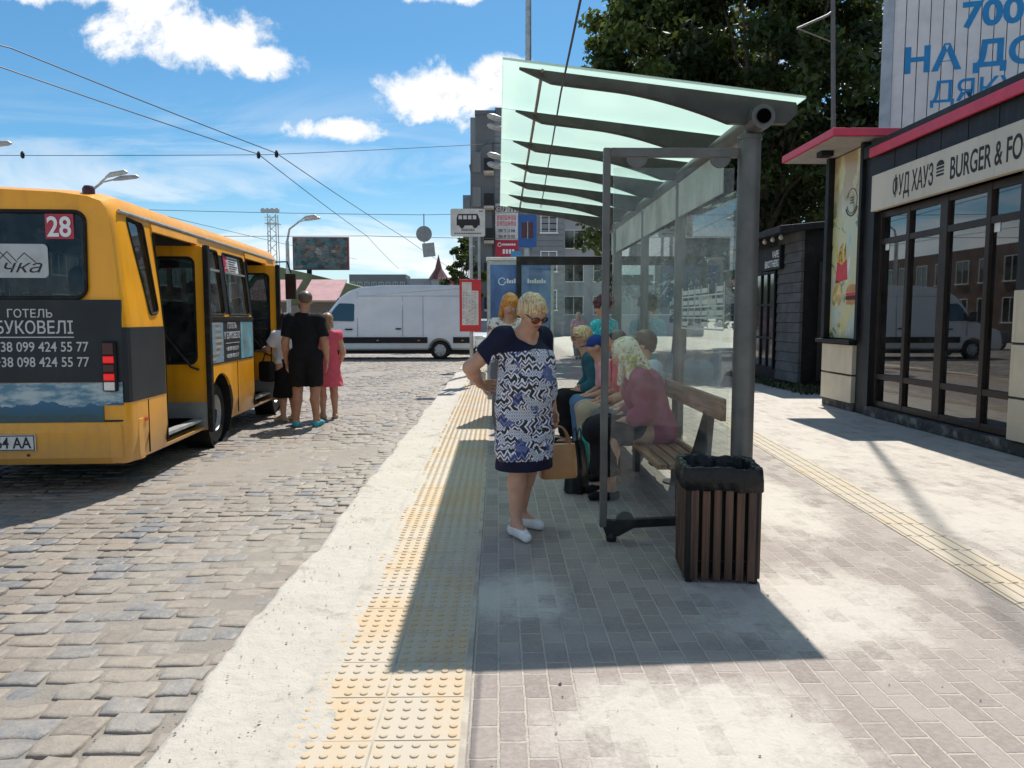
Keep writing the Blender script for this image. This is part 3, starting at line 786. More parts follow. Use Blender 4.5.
t.put(b.inputs['Normal'], t.bump(t.noise(v, 70, 6, .75), .5, .006, t.bump(hh, .8, .007, t.bump(w3, .5, .012, t.bump(w2, .35, .03)))))
M['paving'] = m
g = MB(); g.add([(-.72, -3, -.004), (14, -3, -.004), (14, 60, -.004), (1.0, 60, -.004), (1.0, 25, -.004), (-.72, 25, -.004)], [(0, 1, 2, 3, 4, 5)])
tag(g.build('pavement', M['paving']), kind='structure')

# tactile strip: tiles with rows of flat-topped studs
def ochre(name, a0):
    m, t, b = newmat(name); v = t.pos()
    n = t.noise(v, 1.15, 6, .68, .5)
    c = t.mix(t.rng(n, a0, a0+.20), (.47, .405, .315), (.50, .37, .225))
    c = t.mix(t.rng(t.noise(v, 7, 5, .7), .5, .75, 0, .5), c, (.48, .42, .335))
    c = t.mix(t.rng(t.noise(v, 2.9, 6, .7), .6, .75, 0, .4), c, (.33, .26, .17))
    t.put(b.inputs['Base Color'], c); b.inputs['Roughness'].default_value = .9
    t.put(b.inputs['Normal'], t.bump(t.noise(v, 90, 5, .7), .4, .004)); return m
M['ochre'] = ochre('tactile_ochre', .44); M['stud'] = ochre('tactile_stud', .37)
g = MB(); x0 = -.73
for j in range(73):
    for i in range(2):
        ax_, ay = x0+i*.3, .4+j*.3; q = .0035; dz = rnd.uniform(-.001, .001)
        g.box(ax_+q, ax_+.3-q, ay+q, ay+.3-q, -.02, .004+dz, 0)
        for a_ in range(5):
            for c_ in range(5):
                cx, cy = ax_+.03+.06*a_, ay+.03+.06*c_
                if i == 0 and rnd.random() < .4*max(0, 1-(cx-x0)/.11): continue
                n = 9 if ay < 8 else 6; k = len(g.v); vs = []
                for r_, z_ in ((.0165, .0), (.0145, .0042), (.0105, .0058)):
                    for s_ in range(n): vs.append((cx+r_*math.cos(2*PI*s_/n), cy+r_*math.sin(2*PI*s_/n), .004+dz+z_))
                fs = [(r0*n+s_, r0*n+(s_+1) % n, (r0+1)*n+(s_+1) % n, (r0+1)*n+s_) for r0 in range(2) for s_ in range(n)]+[tuple(range(2*n, 3*n))]
                g.add(vs, fs, 1)
tag(g.build('tactile_paving', [M['ochre'], M['stud']], fix=False), kind='structure')
# sand washed over the roadside edge of the tactile tiles and between tiles
g = MB(); g.box(-.72, -.11, .3, 22.4, -.03, .0025); tag(g.build('tactile_bedding', mat('bedding_sand', (.40, .35, .285), .95, 0, .2, 6, bump=.4, coord='Object')), kind='structure')
# guide strip with four ribs beside the shops
g = MB(); a0 = Vector((2.56, .4, 0)); dr = Vector((.065, 1, 0)).normalized(); ang = -math.atan(.065)
for j in range(56):
    c = a0+dr*(.15+.3*j); g.rbox((c.x, c.y, -.006), (.294, .294, .020), ang, 0)
    px = Vector((dr.y, -dr.x, 0))
    for k in range(4):
        q = c+px*(-.1125+.075*k); g.rbox((q.x, q.y, .0065), (.032, .285, .007), ang, 1)
tag(g.build('guide_paving', [ochre('guide_tile', .62), ochre('guide_rib', .50)], bevel=.003, seg=1), kind='structure')
# grit and crumbs of stone lying about
g = MB()
for k in range(2600):
    if rnd.random() < .6: x, y = rnd.gauss(-1.15, .35), .8+rnd.random()**1.6*11
    else: x, y = rnd.uniform(-4.5, 4.5), 1.2+rnd.random()**1.5*9
    z = -.082 if x < -1.2 else (.004 if x < -.7 else .0)
    r = rnd.uniform(.0018, .0058)*(1.5 if rnd.random() < .05 else 1)
    vs = [(x+r*rnd.uniform(.7, 1.3)*a, y+r*rnd.uniform(.7, 1.3)*b_, z+r*rnd.uniform(.6, 1.)*c_) for a, b_, c_ in ((1, 0, .1), (0, 1, .1), (-1, 0, .1), (0, -1, .1), (.2, .1, 1.1))]
    g.add(vs, [(0, 1, 4), (1, 2, 4), (2, 3, 4), (3, 0, 4)], 0 if rnd.random() < .82 else 1)
tag(g.build('grit', [mat('grit_light', (.42, .37, .30), .95, coord='Object'), mat('grit_dark', (.17, .15, .125), .95)], fix=False), kind='stuff')
# weeds along the shed
def loc(mb, root):
    q = root.location; mb.v = [(x-q.x, y-q.y, z-q.z) for x, y, z in mb.v]; return mb
# ------------------------------------------------------------------ bus shelter
sh = thing('bus_shelter', (1.58, 4.85, 0), 'grey steel bus shelter with a frosted green glass roof and clear glass walls', 'bus shelter')
def SH(mb, name, m, **k): return loc(mb, sh).build(name, m, sh, **k)
m, t, b = newmat('frosted_roof_glass'); t.n.remove(b); out = t.n['Material Output']
v = t.coord('Object')
tl = t.new('ShaderNodeBsdfTranslucent'); t.put(tl.inputs[0], t.mix(t.rng(t.noise(v, 1.8, 5, .65), .3, .75), (.88, 1., .935), (.83, .97, .90)))
df = t.new('ShaderNodeBsdfDiffuse'); t.put(df.inputs[0], (.34, .44, .39))
gl = t.new('ShaderNodeBsdfGlossy'); gl.inputs['Roughness'].default_value = .12
mx = t.new('ShaderNodeMixShader'); mx.inputs[0].default_value = .05; t.l.new(tl.outputs[0], mx.inputs[1]); t.l.new(df.outputs[0], mx.inputs[2])
m2 = t.new('ShaderNodeMixShader'); fr = t.new('ShaderNodeFresnel'); fr.inputs[0].default_value = 1.22; t.l.new(fr.outputs[0], m2.inputs[0]); t.l.new(mx.outputs[0], m2.inputs[1]); t.l.new(gl.outputs[0], m2.inputs[2])
tp_ = t.new('ShaderNodeBsdfTransparent'); t.put(tp_.inputs[0], (.82, 1., .90)); m3 = t.new('ShaderNodeMixShader'); m3.inputs[0].default_value = .16; t.l.new(m2.outputs[0], m3.inputs[1]); t.l.new(tp_.outputs[0], m3.inputs[2])
t.l.new(m3.outputs[0], out.inputs[0]); M['roofglass'] = m
M['rib'] = mat('rib_paint', (.045, .043, .04), .5, .2, .2, 6, dirt=(.12, .11, .1), dirt_amt=.2)
RY = [4.78+.955*i for i in range(7)]
def zr(x): return 2.985-.118*(x-.03)
for i in range(6):
    y0 = 4.68 if i == 0 else RY[i]+.003; y1 = RY[6]+.10 if i == 5 else RY[i+1]-.003
    g = MB(); vs = [(x, y, zr(x)+dz) for dz in (0, .014) for y in (y0, y1) for x in (.03, 1.86)]
    g.add(vs, [(0, 2, 3, 1), (4, 5, 7, 6), (0, 1, 5, 4), (2, 6, 7, 3), (0, 4, 6, 2), (1, 3, 7, 5)])
    SH(g, 'roof_pane', M['roofglass'])
_st = lambda a, b_, x: (lambda q: q*q*(3-2*q))(min(1, max(0, (x-a)/(b_-a))))
rib = [(.13, 2.966), (1.83, 2.765), (1.84, 2.70), (1.78, 2.64)]+[(x, 2.966-.1182*(x-.13)-.066*min(1, (x-.13)/.2)-.105*max(0, (x-.72)/.70)**1.8) for x in np.linspace(1.42, .15, 30)]
for y in RY:
    g = MB(); g.prism([(x-1.58, z) for x, z in rib], -.03, .03, 'Y'); o = g.build('roof_rib', M['rib'], sh, bevel=.003); o.location = (0, y-4.85, 0)
g = MB(); g.tube([(.27, 4.72, 2.935), (.30, RY[6]+.1, 2.935)], .011, 8); SH(g, 'purlin_rail', mat('bronze_rail', (.16, .11, .085), .4, .4))
g = MB(); g.lathe([(.045, 0), (.045, .006), (.072, .006), (.072, 5.9), (.0, 5.9)], (1.6, 4.66, 2.66), 24, 'Y'); bt = SH(g, 'back_tube', M['steel'], smooth=True)
g = MB(); g.lathe([(.043, 0), (.043, .01)], (1.6, 4.652, 2.66), 20, 'Y'); loc(g, sh).build('dark_tube_disc', mat('tube_inside_dark', (.002, .002, .002), 1., spec=0.), bt)  # black disc painted for the dark inside of the tube end
for i, y in enumerate((4.85, 6.62, 8.2, 10.1)):
    g = MB(); r = .070 if i in (0, 3) else .05
    g.lathe([(r, -.02), (r, 2.56), (r+.006, 2.56), (r+.006, 2.585), (.04, 2.6), (.04, 2.64)], (1.58, y, 0), 24)
    g.lathe([(.12, -.02), (.12, .012), (.09, .016)], (1.58, y, 0), 20); SH(g, 'post', M['steel'], smooth=True)
def end_frame(y, x0, zt, near):
    g = MB(); w = .045
    g.box(x0-w/2, x0+w/2, y-w/2, y+w/2, .09, zt); g.box(x0+w/2, 1.52, y-w/2, y+w/2, zt-.055, zt); fo = SH(g, 'end_frame', M['steel'], bevel=.005)
    g = MB(); g.prism([(x0-.022, .15), (x0+.06, .135), (x0+.35, .15), (1.51, .155), (1.51, .115), (x0+.5, .10), (x0+.2, .085), (x0+.1, .03), (x0+.02, .03), (x0-.0, .085)], y-.022, y+.022, 'Y')
    g.lathe([(.032, -.01), (.036, .02), (.028, .05)], (x0+.055, y, 0), 14); loc(g, sh).build('foot_bracket', M['darksteel'], fo, bevel=.004)
    g = MB(); g.box(x0+.045, 1.49, y-.005, y+.005, .17, zt-.12); loc(g, sh).build('end_glass', M['shelterglass'], fo)
    for cx in (x0+.19, 1.40):
        g = MB()
        g.prism([(cx+.065*math.cos(a), zt-.055+.065*math.sin(a)) for a in np.linspace(PI, 2*PI, 10)], y-.013, y+.013, 'Y')
        loc(g, sh).build('glass_clamp', M['steel'], fo); g = MB()
    g.prism([(x0+.14+.055*math.cos(a), .14+.055*math.sin(a)) for a in np.linspace(0, PI, 10)], y-.013, y+.013, 'Y'); loc(g, sh).build('glass_clamp', M['steel'], fo)
end_frame(4.86, .685, 2.51, True)
g = MB(); y = 10.6; g.box(.255, .325, y-.03, y+.03, 0, 2.30); g.box(.325, 1.53, y-.03, y+.03, 2.18, 2.30); fo = SH(g, 'far_frame', M['darksteel'], bevel=.005)
g = MB(); g.box(.33, 1.52, y-.005, y+.005, .15, 2.18); loc(g, sh).build('far_glass', M['shelterglass'], fo)
for y0, y1 in ((4.97, 6.55), (6.69, 8.13), (8.27, 10.0)):
    g = MB(); g.box(1.573, 1.583, y0, y1, .22, 2.29); SH(g, 'back_glass', M['shelterglass'])
g = MB(); g.box(1.545, 1.56, 5.32, 10.45, 2.31, 2.60)
SH(g, 'fascia_board', mat('weathered_board', (.36, .355, .34), .6, .1, .15, 3, dirt=(.16, .15, .13), dirt_amt=.7, streak=(.2, .19, .17)), bevel=.003)
for y in RY:
    pass
for y in (5.5, 6.4, 7.5, 8.6, 9.6): g = MB(); g.box(1.55, 1.57, y-.02, y+.02, 2.58, 2.64); SH(g, 'board_hanger', M['darksteel'])
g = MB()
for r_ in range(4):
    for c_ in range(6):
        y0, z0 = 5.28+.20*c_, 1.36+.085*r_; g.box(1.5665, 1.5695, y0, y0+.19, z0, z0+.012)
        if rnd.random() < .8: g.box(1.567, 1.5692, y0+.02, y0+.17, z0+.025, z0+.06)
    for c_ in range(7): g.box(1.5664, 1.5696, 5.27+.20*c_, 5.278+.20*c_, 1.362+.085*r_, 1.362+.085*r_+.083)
SH(g, 'pale_grid', mat('pale_grid_strips', (.50, .50, .48), .7))  # pale strips and blocks laid as a grid on the back glass
# bench
bn = thing('bench', (1.3, 7.3, 0), 'long slatted wooden bench with a single plank backrest inside the shelter', 'bench')
def BN(mb, name, m, **k): return loc(mb, bn).build(name, m, bn, **k)
g = MB()
for i in range(5): g.box(1.075+.088*i, 1.075+.088*i+.07, 5.06, 8.95, .425, .462)
BN(g, 'seat', M['benchwood'], bevel=.005)
g = MB(); g.box(1.475, 1.515, 4.98, 9.0, .765, .915); BN(g, 'backrest', M['benchwood'], bevel=.006)
for y in (5.35, 7.1, 8.7):
    g = MB(); g.prism([(1.07, .42), (1.51, .42), (1.54, .88), (1.50, .88), (1.47, .36), (1.36, .36), (1.34, 0), (1.28, 0), (1.27, .36), (1.09, .40)], y-.025, y+.025, 'Y'); BN(g, 'support', M['darksteel'], bevel=.004)
# litter bin
bi = thing('litter_bin', (1.25, 4.245, 0), 'square slatted wooden litter bin with a black plastic liner in front of the shelter post', 'litter bin', rz=R(-6))
h = .185
g = MB()
for sx in (-1, 1):
    for sy in (-1, 1): g.box(sx*h-(.016 if sx > 0 else -.0)-.012, sx*h-(.016 if sx > 0 else 0)+.02, sy*h-.016, sy*h+.016, 0.0, .565)
g.box(-h+.01, h-.01, -h+.01, h-.01, .03, .05); g.box(-h+.022, h-.022, -h+.022, h-.022, .05, .56)
g.build('inner_can', M['black'], bi)
g = MB()
for k in range(6):
    x = -h+.005+.0615*k+.004
    for sy in (-1, 1): g.box(x, x+.042, sy*(h+.012)-.011, sy*(h+.012)+.011, .015+rnd.uniform(-.004, .004), .575)
    for sx in (-1, 1): g.box(sx*(h+.012)-.011, sx*(h+.012)+.011, x, x+.042, .015+rnd.uniform(-.004, .004), .575)
g.build('slats', M['binwood'], bi, bevel=.004)
for z in (.115, .515): g = MB(); q = h-.002; g.tube([(-q, -q, z), (q, -q, z), (q, q, z), (-q, q, z), (-q, -q, z)], .008, 6, cap=False); g.build('hoop', M['black'], bi)
# liner: crumpled bag folded over the rim
n = 96; rows = []
prof = [(.155, .40), (.163, .52), (.170, .60), (.178, .632), (.192, .640), (.208, .636), (.215, .618), (.217, .57), (.216, .512)]
V = []
for ri, (r, z) in enumerate(prof):
    for k in range(n):
        a = 2*PI*k/n; c, s_ = math.cos(a), math.sin(a)
        q = (abs(c)**12+abs(s_)**12)**(-1/12)
        wr = .0022*math.sin(9*a+ri*.9)+.0022*math.sin(23*a-ri*1.7)+.0015*math.sin(41*a+2*ri)
        zz = z+(.005*math.sin(3*a+1)+.003*math.sin(7*a)+.003*math.sin(17*a)) * (1 if ri > 1 else .3)
        V.append(((r+wr*(2.2 if ri < 4 else 1))*q*c, (r+wr*(2.2 if ri < 4 else 1))*q*s_, zz))
Q = [(i*n+k, i*n+(k+1) % n, (i+1)*n+(k+1) % n, (i+1)*n+k) for i in range(len(prof)-1) for k in range(n)]
g = MB(); g.add(V, Q); o = g.build('bin_liner', M['liner'], bi, True); md = o.modifiers.new('s', 'SOLIDIFY'); md.thickness = .003
# lightbox
lb = thing('advertising_lightbox', (.33, 11.25, 0), 'upright blue poster lightbox with a pale cap at the far end of the shelter', 'lightbox')
g = MB(); g.box(-.49, .49, -.09, .09, .25, 2.28); g.build('cabinet', M['galv'], lb, bevel=.01)
g = MB(); g.box(-.50, .50, -.10, .10, 2.282, 2.33); g.build('top_cap', mat('pale_cap', (.72, .7, .66), .4), lb, bevel=.008)
for x in (-.42, .36): g = MB(); g.box(x, x+.06, -.06, .06, 0, .25); g.build('foot', M['darksteel'], lb)
m, t, b = newmat('blue_poster'); v = t.coord('Object'); X = t.sep(v)
n = t.noise(t.vscale(v, (2.5, 1, 1.2)), 1.3, 4)
t.put(b.inputs['Base Color'], t.mix(t.rng(n, .35, .7), (.03, .07, .22), (.09, .20, .48))); b.inputs['Roughness'].default_value = .12
g = MB(); g.box(-.44, .44, -.098, -.091, .34, 2.22); po = g.build('poster', m, lb)
g = MB(); g.lathe([(.055, 0), (.055, .004)], (-.30, -.104, 2.0), 20, 'Y'); 
g = MB(); g.tube([(-.27+.05*math.cos(a), -.101, 1.98+.05*math.sin(a)) for a in np.linspace(.5, 2*PI, 16)], .008, 5); g.build('emblem', M['lettering'], po)
for x, w in ((-.20, .16), (.10, .30)):
    g = MB()
    for k in range(int(w/.034)): g.box(x+k*.034, x+k*.034+.025, -.101, -.0985, 1.955, 2.0+(.02 if k % 3 == 0 else 0))
    g.build('poster_lettering', M['lettering'], po)

# ------------------------------------------------------------------ bus
BRZ = R(3.24)
bus = thing('bus', (-3.19-1.13*math.cos(BRZ), 6.6-1.13*math.sin(BRZ), -.08), 'yellow city bus number 28 with dark advertising panels and both doors open at the kerb', 'bus', rz=BRZ)
L = 6.35
def section(y):
    e = [(0, .972), (.025, .988), (.07, .997), (.14, 1.), (L-.6, 1.), (L-.3, .985), (L-.12, .95), (L-.03, .90), (L, .86)]
    for (a, p), (b_, q) in zip(e, e[1:]):
        if a <= y <= b_: return p+(q-p)*(y-a)/(b_-a)
def bus_loft(off, y0, y1, zb, zt):
    prof = [(1.10, .27), (1.13, .5), (1.13, 1.42), (1.105, 1.75), (1.06, 2.2), (1.04, 2.42), (1.015, 2.52), (.965, 2.585), (.85, 2.625), (.6, 2.655), (0, 2.68)]
    prof = [(max(0, x-off), min(max(z, zb), zt)) for x, z in prof]
    full = prof+[(-x, z) for x, z in reversed(prof[:-1])]
    ys = [y0]+[y for y in (.025, .07, .14, .35, 1.2, 3, L-.6, L-.3, L-.12, L-.03) if y0 < y < y1]+[y1]
    V = []; n = len(full)
    for y in ys:
        s_ = section(y); drop = 0 if y > .35 else .06*(1-y/.35)**2
        lean = .05 if y < .2 else 0
        for x, z in full:
            zz = z-(drop if z > 2.3 and off == 0 else 0)
            V.append((x*s_, y+(max(0, (zz-1.5))*.05 if y < .3 else 0), zz))
    Fc = [tuple(range(n)), tuple(range(len(V)-1, len(V)-n-1, -1))]
    for i in range(len(ys)-1):
        for k in range(n): Fc.append((i*n+k, (i+1)*n+k, (i+1)*n+(k+1) % n, i*n+(k+1) % n))
    g = MB(); g.add(V, Fc); return g
shell = bus_loft(0, 0, L, 0, 9).build('body', [M['yellow'], M['interior']], bus)
cut = []
inner = bus_loft(.05, .06, L-.08, .62, 2.47).build('c', M['interior'], bus); cut.append(inner)
def cutter(poly, a, b_, axis): 
    g = MB(); g.prism(poly, a, b_, axis); o = g.build('c', M['yellow'], bus); cut.append(o)
RW = rrect(-.81, .81, 1.70, 2.43, .09); cutter(RW, -.3, .3, 'Y')
QW = rpoly([(.30, 2.42), (.66, 2.40), (.745, 1.58), (.55, 1.56)], .05)
W1 = rrect(2.26, 2.86, 1.57, 2.34, .05); W2 = rrect(3.04, 3.98, 1.57, 2.34, .05)
for wn in (QW, W1, W2): cutter(wn, .8, 1.4, 'X')
D1 = rrect(.86, 2.12, .30, 2.36, .04); D2 = rrect(4.12, 5.28, .30, 2.36, .04)
cutter(D1, .95, 1.4, 'X'); cutter(D2, .95, 1.4, 'X')
g = MB(); g.box(.70, 1.4, .88, 2.10, .36, .9); cut.append(g.build('c', M['interior'], bus))       # step wells
g = MB(); g.box(.70, 1.4, 4.14, 5.26, .36, .9); cut.append(g.build('c', M['interior'], bus))
LW = [rrect(.6+1.15*k, 1.6+1.15*k, 1.57, 2.34, .06) for k in range(5)]
for wn in LW: cutter(wn, -1.4, -.8, 'X')
cutter(rrect(-.95, .95, 1.35, 2.35, .08), L-.3, L+.3, 'Y')
for y in (2.62, 5.72):
    for sx in (1, -1):
        g = MB(); g.lathe([(.47, 0), (.47, .34)], (sx*1.14 if sx < 0 else .80, y, .40), 28, 'X'); cut.append(g.build('c', M['black'], bus))
bpy.context.view_layer.update(); bool_apply(shell, cut)
_c = np.empty(len(shell.data.polygons)*3, np.float32); shell.data.polygons.foreach_get('center', _c); _c = _c.reshape(-1, 3)
shell.data.polygons.foreach_set('material_index', ((np.abs(_c[:, 0]) < 1.13-.03-np.clip(_c[:, 2]-1.42, 0, 2)*.097) & (_c[:, 1] > .045+np.clip(_c[:, 2]-1.5, 0, 2)*.05) & (_c[:, 1] < L-.05) & (_c[:, 2] > .3) & (_c[:, 2] < 2.57-np.clip(np.abs(_c[:, 0])-.8, 0, 1)*.5)).astype(np.int32))
shell.data.set_sharp_from_angle(angle=R(28)); shell.data.polygons.foreach_set('use_smooth', [True]*len(shell.data.polygons))
md = shell.modifiers.new('bevel', 'BEVEL'); md.width = .012; md.segments = 2; md.limit_method = 'ANGLE'; md.angle_limit = R(50)
def ring(poly, axis, at_, r, name, m, zoff=None):
    P3 = [((at_(p) if callable(at_) else at_), p[0], p[1]) if axis == 'X' else (p[0], (at_(p) if callable(at_) else at_), p[1]) for p in poly]
    g = MB(); g.tube(P3+[P3[0]], r, 6, cap=False); return g.build(name, m, bus, True)
def side_x(p):
    z = p[1]; pr = [(1.13, .5), (1.13, 1.42), (1.105, 1.75), (1.06, 2.2), (1.035, 2.40)]
    for (a, b_), (c, d_) in zip(pr, pr[1:]):
        if b_ <= z <= d_: return a+(c-a)*(z-b_)/(d_-b_)
    return 1.03
def rear_y(p): return max(0, p[1]-1.5)*.05
def pane(poly, axis, fn, name='window', off=-.02, m=None, th=.006):
    n = len(poly); A = []; B = []
    for p in poly:
        q = fn(p)+off
        A.append((q, p[0], p[1]) if axis == 'X' else (p[0], q, p[1])); q -= th; B.append((q, p[0], p[1]) if axis == 'X' else (p[0], q, p[1]))
    g = MB(); g.add(A+B, [tuple(range(n)), tuple(range(2*n-1, n-1, -1))]+[(i, (i+1) % n, n+(i+1) % n, n+i) for i in range(n)])
    return g.build(name, m or M['busglass'], bus)
rw = pane(RW, 'Y', rear_y, 'rear_window', .02); o = ring(RW, 'Y', lambda p: rear_y(p)-.002, .017, 'window_seal', M['rubber']); o.parent = rw
for wn in (QW, W1, W2):
    w = pane(wn, 'X', side_x, 'side_window', -.012); o = ring(wn, 'X', lambda p: side_x(p)+.002, .013, 'window_seal', M['rubber']); o.parent = w
for wn in LW:
    w = pane(wn, 'X', lambda p: -side_x(p), 'side_window', .012); o = ring(wn, 'X', lambda p: -side_x(p)-.002, .013, 'window_seal', M['rubber']); o.parent = w
pane(rrect(-.95, .95, 1.35, 2.35, .08), 'Y', lambda p: L-.02, 'windscreen', 0)
# opening vents of the side windows
for (a, b_) in ((2.28, 2.84), (3.06, 3.96)):
    g = MB(); g.bar((side_x((0, 2.10))-.004, a, 2.10), (side_x((0, 2.10))-.004, b_, 2.10), .03, .025); g.build('window_bar', M['galv'], bus)
# black band between the side windows, gutter, waist rail
for a, b_ in ((2.14, 2.25), (2.87, 3.03), (3.99, 4.11)):
    g = MB(); pts = [(1.58, 0), (1.8, 0), (2.1, 0), (2.36, 0)]
    A = [(side_x((0, z))+.004, y, z) for z, _ in pts for y in (a, b_)]; B = [(x-.006, y, z) for x, y, z in A]
    fs = [(2*i, 2*i+1, 2*i+3, 2*i+2) for i in range(3)]+[(8+2*i, 8+2*i+2, 8+2*i+3, 8+2*i+1) for i in range(3)]
    g.add(A+B, fs); g.build('window_pillar', M['black'], bus)
g = MB(); g.tube([(1.042, .16, 2.455), (1.042, L-.5, 2.455)], .017, 6); g.build('gutter', M['galv'], bus)
g = MB(); g.box(1.126, 1.142, 2.14, 4.10, 1.50, 1.545); g.build('waist_rail', M['darksteel'], bus)
# door headers hang open above the doors
for a, b_ in ((.84, 2.14), (4.10, 5.30)):
    g = MB(); g.prism([(1.03, 2.36), (1.062, 2.355), (1.05, 2.43), (1.02, 2.43)], a, b_, 'Y'); g.build('door_header', M['yellow'], bus)
    g = MB(); g.box(.74, 1.10, a+.03, b_-.03, .37, .40); g.build('step', M['galv'], bus)
    for y in (a+.02, b_-.02): g = MB(); g.tube([(1.12, y, .34), (1.125, y, 1.45), (1.055, y, 2.33)], .014, 6); g.build('door_seal', M['rubber'], bus)
# folding door leaves stand square to the side
def leaf(y, x0, x1, zb, zt, hinge_dark):
    g = MB(); th = .035; gl_ = rrect(x0+.11, x1-.11, 1.02 if zb < .3 else 1.0, zt-.13, .07)
    fr = rrect(x0, x1, zb, zt, .04); n = len(fr)
    V = [(p[0], yy, p[1]) for yy in (y-th/2, y+th/2) for p in fr]+[(p[0], yy, p[1]) for yy in (y-th/2, y+th/2) for p in gl_]
    F_ = []
    for i in range(n):
        j = (i+1) % n
        F_ += [(i, j, 2*n+j, 2*n+i), (n+j, n+i, 3*n+i, 3*n+j), (i, n+i, n+j, j), (2*n+i, 2*n+j, 3*n+j, 3*n+i)]
    g.add(V, F_); d = g.build('door', M['yellow'], bus, bevel=.004)
    g = MB(); g.prism(gl_, y-.004, y+.004, 'Y'); g.build('door_window', M['busglass'], d)
    g = MB(); g.tube([(p[0], y-th/2-.002, p[1]) for p in gl_+[gl_[0]]], .014, 6, cap=False); g.build('window_seal', M['rubber'], d, True)
    g = MB(); g.box(x1-.005, x1+.055, y-.05, y+.04, zb-.02, zt+.01); g.build('rubber_edge', M['rubber'], d, bevel=.012)
    g = MB(); g.tube([(x0+.05, y-.05, 1.55), (x1-.16, y-.06, .98), (x1-.08, y-.05, .95)], .014, 8); g.build('handrail', M['darksteel'], d, True)
    g = MB(); g.box(x0, x1, y-.022, y-.0178, zb+.02, zb+.32); g.build('kick_plate', mat('kick_plate', (.3, .3, .29), .5, .3), d)
leaf(2.05, .50, 1.15, .26, 2.33, True); leaf(5.2, .55, 1.22, .26, 2.33, True)
for x, y in ((.75, .84), (.75, 4.3), (.62, .4), (-.5, 1.2)): g = MB(); g.tube([(x, y, .5), (x, y, 2.4)], .018, 8); g.build('grab_pole', M['polish'], bus, True)
g = MB(); g.tube([(.3, .3, 2.3), (.3, 5.6, 2.3)], .016, 8); g.build('grab_rail', M['polish'], bus, True)
# seats
def seat(x, y, back=1):
    g = MB(); g.box(x-.21, x+.21, y, y+.40, 1.0, 1.10); g.box(x-.21, x+.21, y-.07, y+.02, 1.08, 1.72); g.box(x-.15, x+.15, y+.1, y+.3, .62, 1.0); g.build('seat', M['seatfab'], bus, bevel=.03)
for y in (.45, 1.3, 2.2, 3.0, 3.8, 4.6):
    for x in (-.84, -.4): seat(x, y)
for y in (2.45, 3.2): seat(.8, y)
seat(.35, .3); seat(.0, .3)
# tail: bumper, lamps, plate, panels
bp = MB(); pr = [(-.02, .27), (-.05, .33), (-.055, .55), (-.03, .635), (.05, .635), (.05, .27)]
xs_ = [(-1.09, .10), (-1.06, .035), (-.98, 0), (.98, 0), (1.06, .035), (1.09, .10), (1.135, .22), (1.137, .30)]
V = []; n = len(pr)
for x, dy in [(-x, d_) for x, d_ in reversed(xs_[4:])]+xs_[2:]:
    for (y, z) in pr: V.append((x if abs(x) < 1.1 else x-math.copysign(.012 if y < 0 else .06, x)*(0 if y < 0 else 1), y+dy, z))
m_ = len(V)//n
bp.add(V, [tuple(range(n)), tuple(range(m_*n-1, m_*n-n-1, -1))]+[(i*n+k, i*n+(k+1) % n, (i+1)*n+(k+1) % n, (i+1)*n+k) for i in range(m_-1) for k in range(n)])
bumper = bp.build('rear_bumper', M['yellow'], bus, bevel=.012)
g = MB(); g.box(-.34, .37, -.075, -.058, .40, .54); pl = g.build('number_plate', mat('plate_white', (.6, .6, .58), .4), bus, bevel=.004)
g = MB(); z0, z1, x0, x1 = .405, .535, -.335, .365
for q in ((x0, x1, z0, z0+.008), (x0, x1, z1-.008, z1), (x0, x0+.008, z0, z1), (x1-.008, x1, z0, z1)): g.box(q[0], q[1], -.078, -.0745, q[2], q[3])
g.build('plate_border', M['ink'], pl)
lettering('164 AA', .135, M['ink'], pl, (.335, -.0765, .425), FRONT, bold=.012, align='RIGHT', xs=.82)
g = MB(); g.box(-.02, .06, -.08, -.054, .555, .58); g.build('plate_lamp', M['black'], bus, bevel=.005)
g = MB(); g.box(-1.0, 1.092, -.006, .02, .98, 1.685)
g.build('rear_panel', M['decal'], bus)
# landscape picture on the rear panel: sky, clouds, ridges, dark foreground
m, t, b = newmat('mountain_picture'); v = t.coord('Object'); X = t.sep(v)
n = t.noise(t.vscale(v, (3, 1, 9)), 1.6, 6, .6)
skyc = t.mix(t.rng(n, .38, .62), (.07, .20, .29), (.42, .50, .52))
ridge = t.math('ADD', .785, t.math('MULTIPLY', t.math('SUBTRACT', t.noise(t.com(X[0], 0., 0.), 3.5, 6, .55), .5), .28))
far = t.mix(t.rng(X[2], .70, .85), (.012, .09, .15), (.015, .12, .26))
c = t.mix(t.math('LESS_THAN', X[2], ridge), skyc, far)
r2 = t.math('ADD', .695, t.math('MULTIPLY', t.math('SUBTRACT', t.noise(t.com(X[0], 3., 0.), 6, 5), .5), .14))
c = t.mix(t.math('LESS_THAN', X[2], r2), c, t.mix(t.noise(v, 22, 4), (.012, .04, .05), (.03, .10, .13)))
t.put(b.inputs['Base Color'], c); b.inputs['Roughness'].default_value = .3
g = MB(); g.box(-1.0, .915, -.009, .02, .63, .975); g.box(.916, 1.08, -.0085, .02, .78, .975); g.build('landscape_picture', m, bus)
for s_, sz, z, x, bl in (('ГОТЕЛЬ', .097, 1.535, .155, .006), ('У БУКОВЕЛІ', .150, 1.398, .625-.10, .010)):
    lettering(s_, sz, M['greyletter'], bus, (.70 if 'У ' in s_ else .535, -.009, z), FRONT, bold=bl, align='RIGHT', xs=.84 if 'У ' in s_ else .98)
g = MB(); g.box(-.5, .70, -.0095, -.005, 1.362, 1.371); g.build('panel_rule', M['greyletter'], bus)
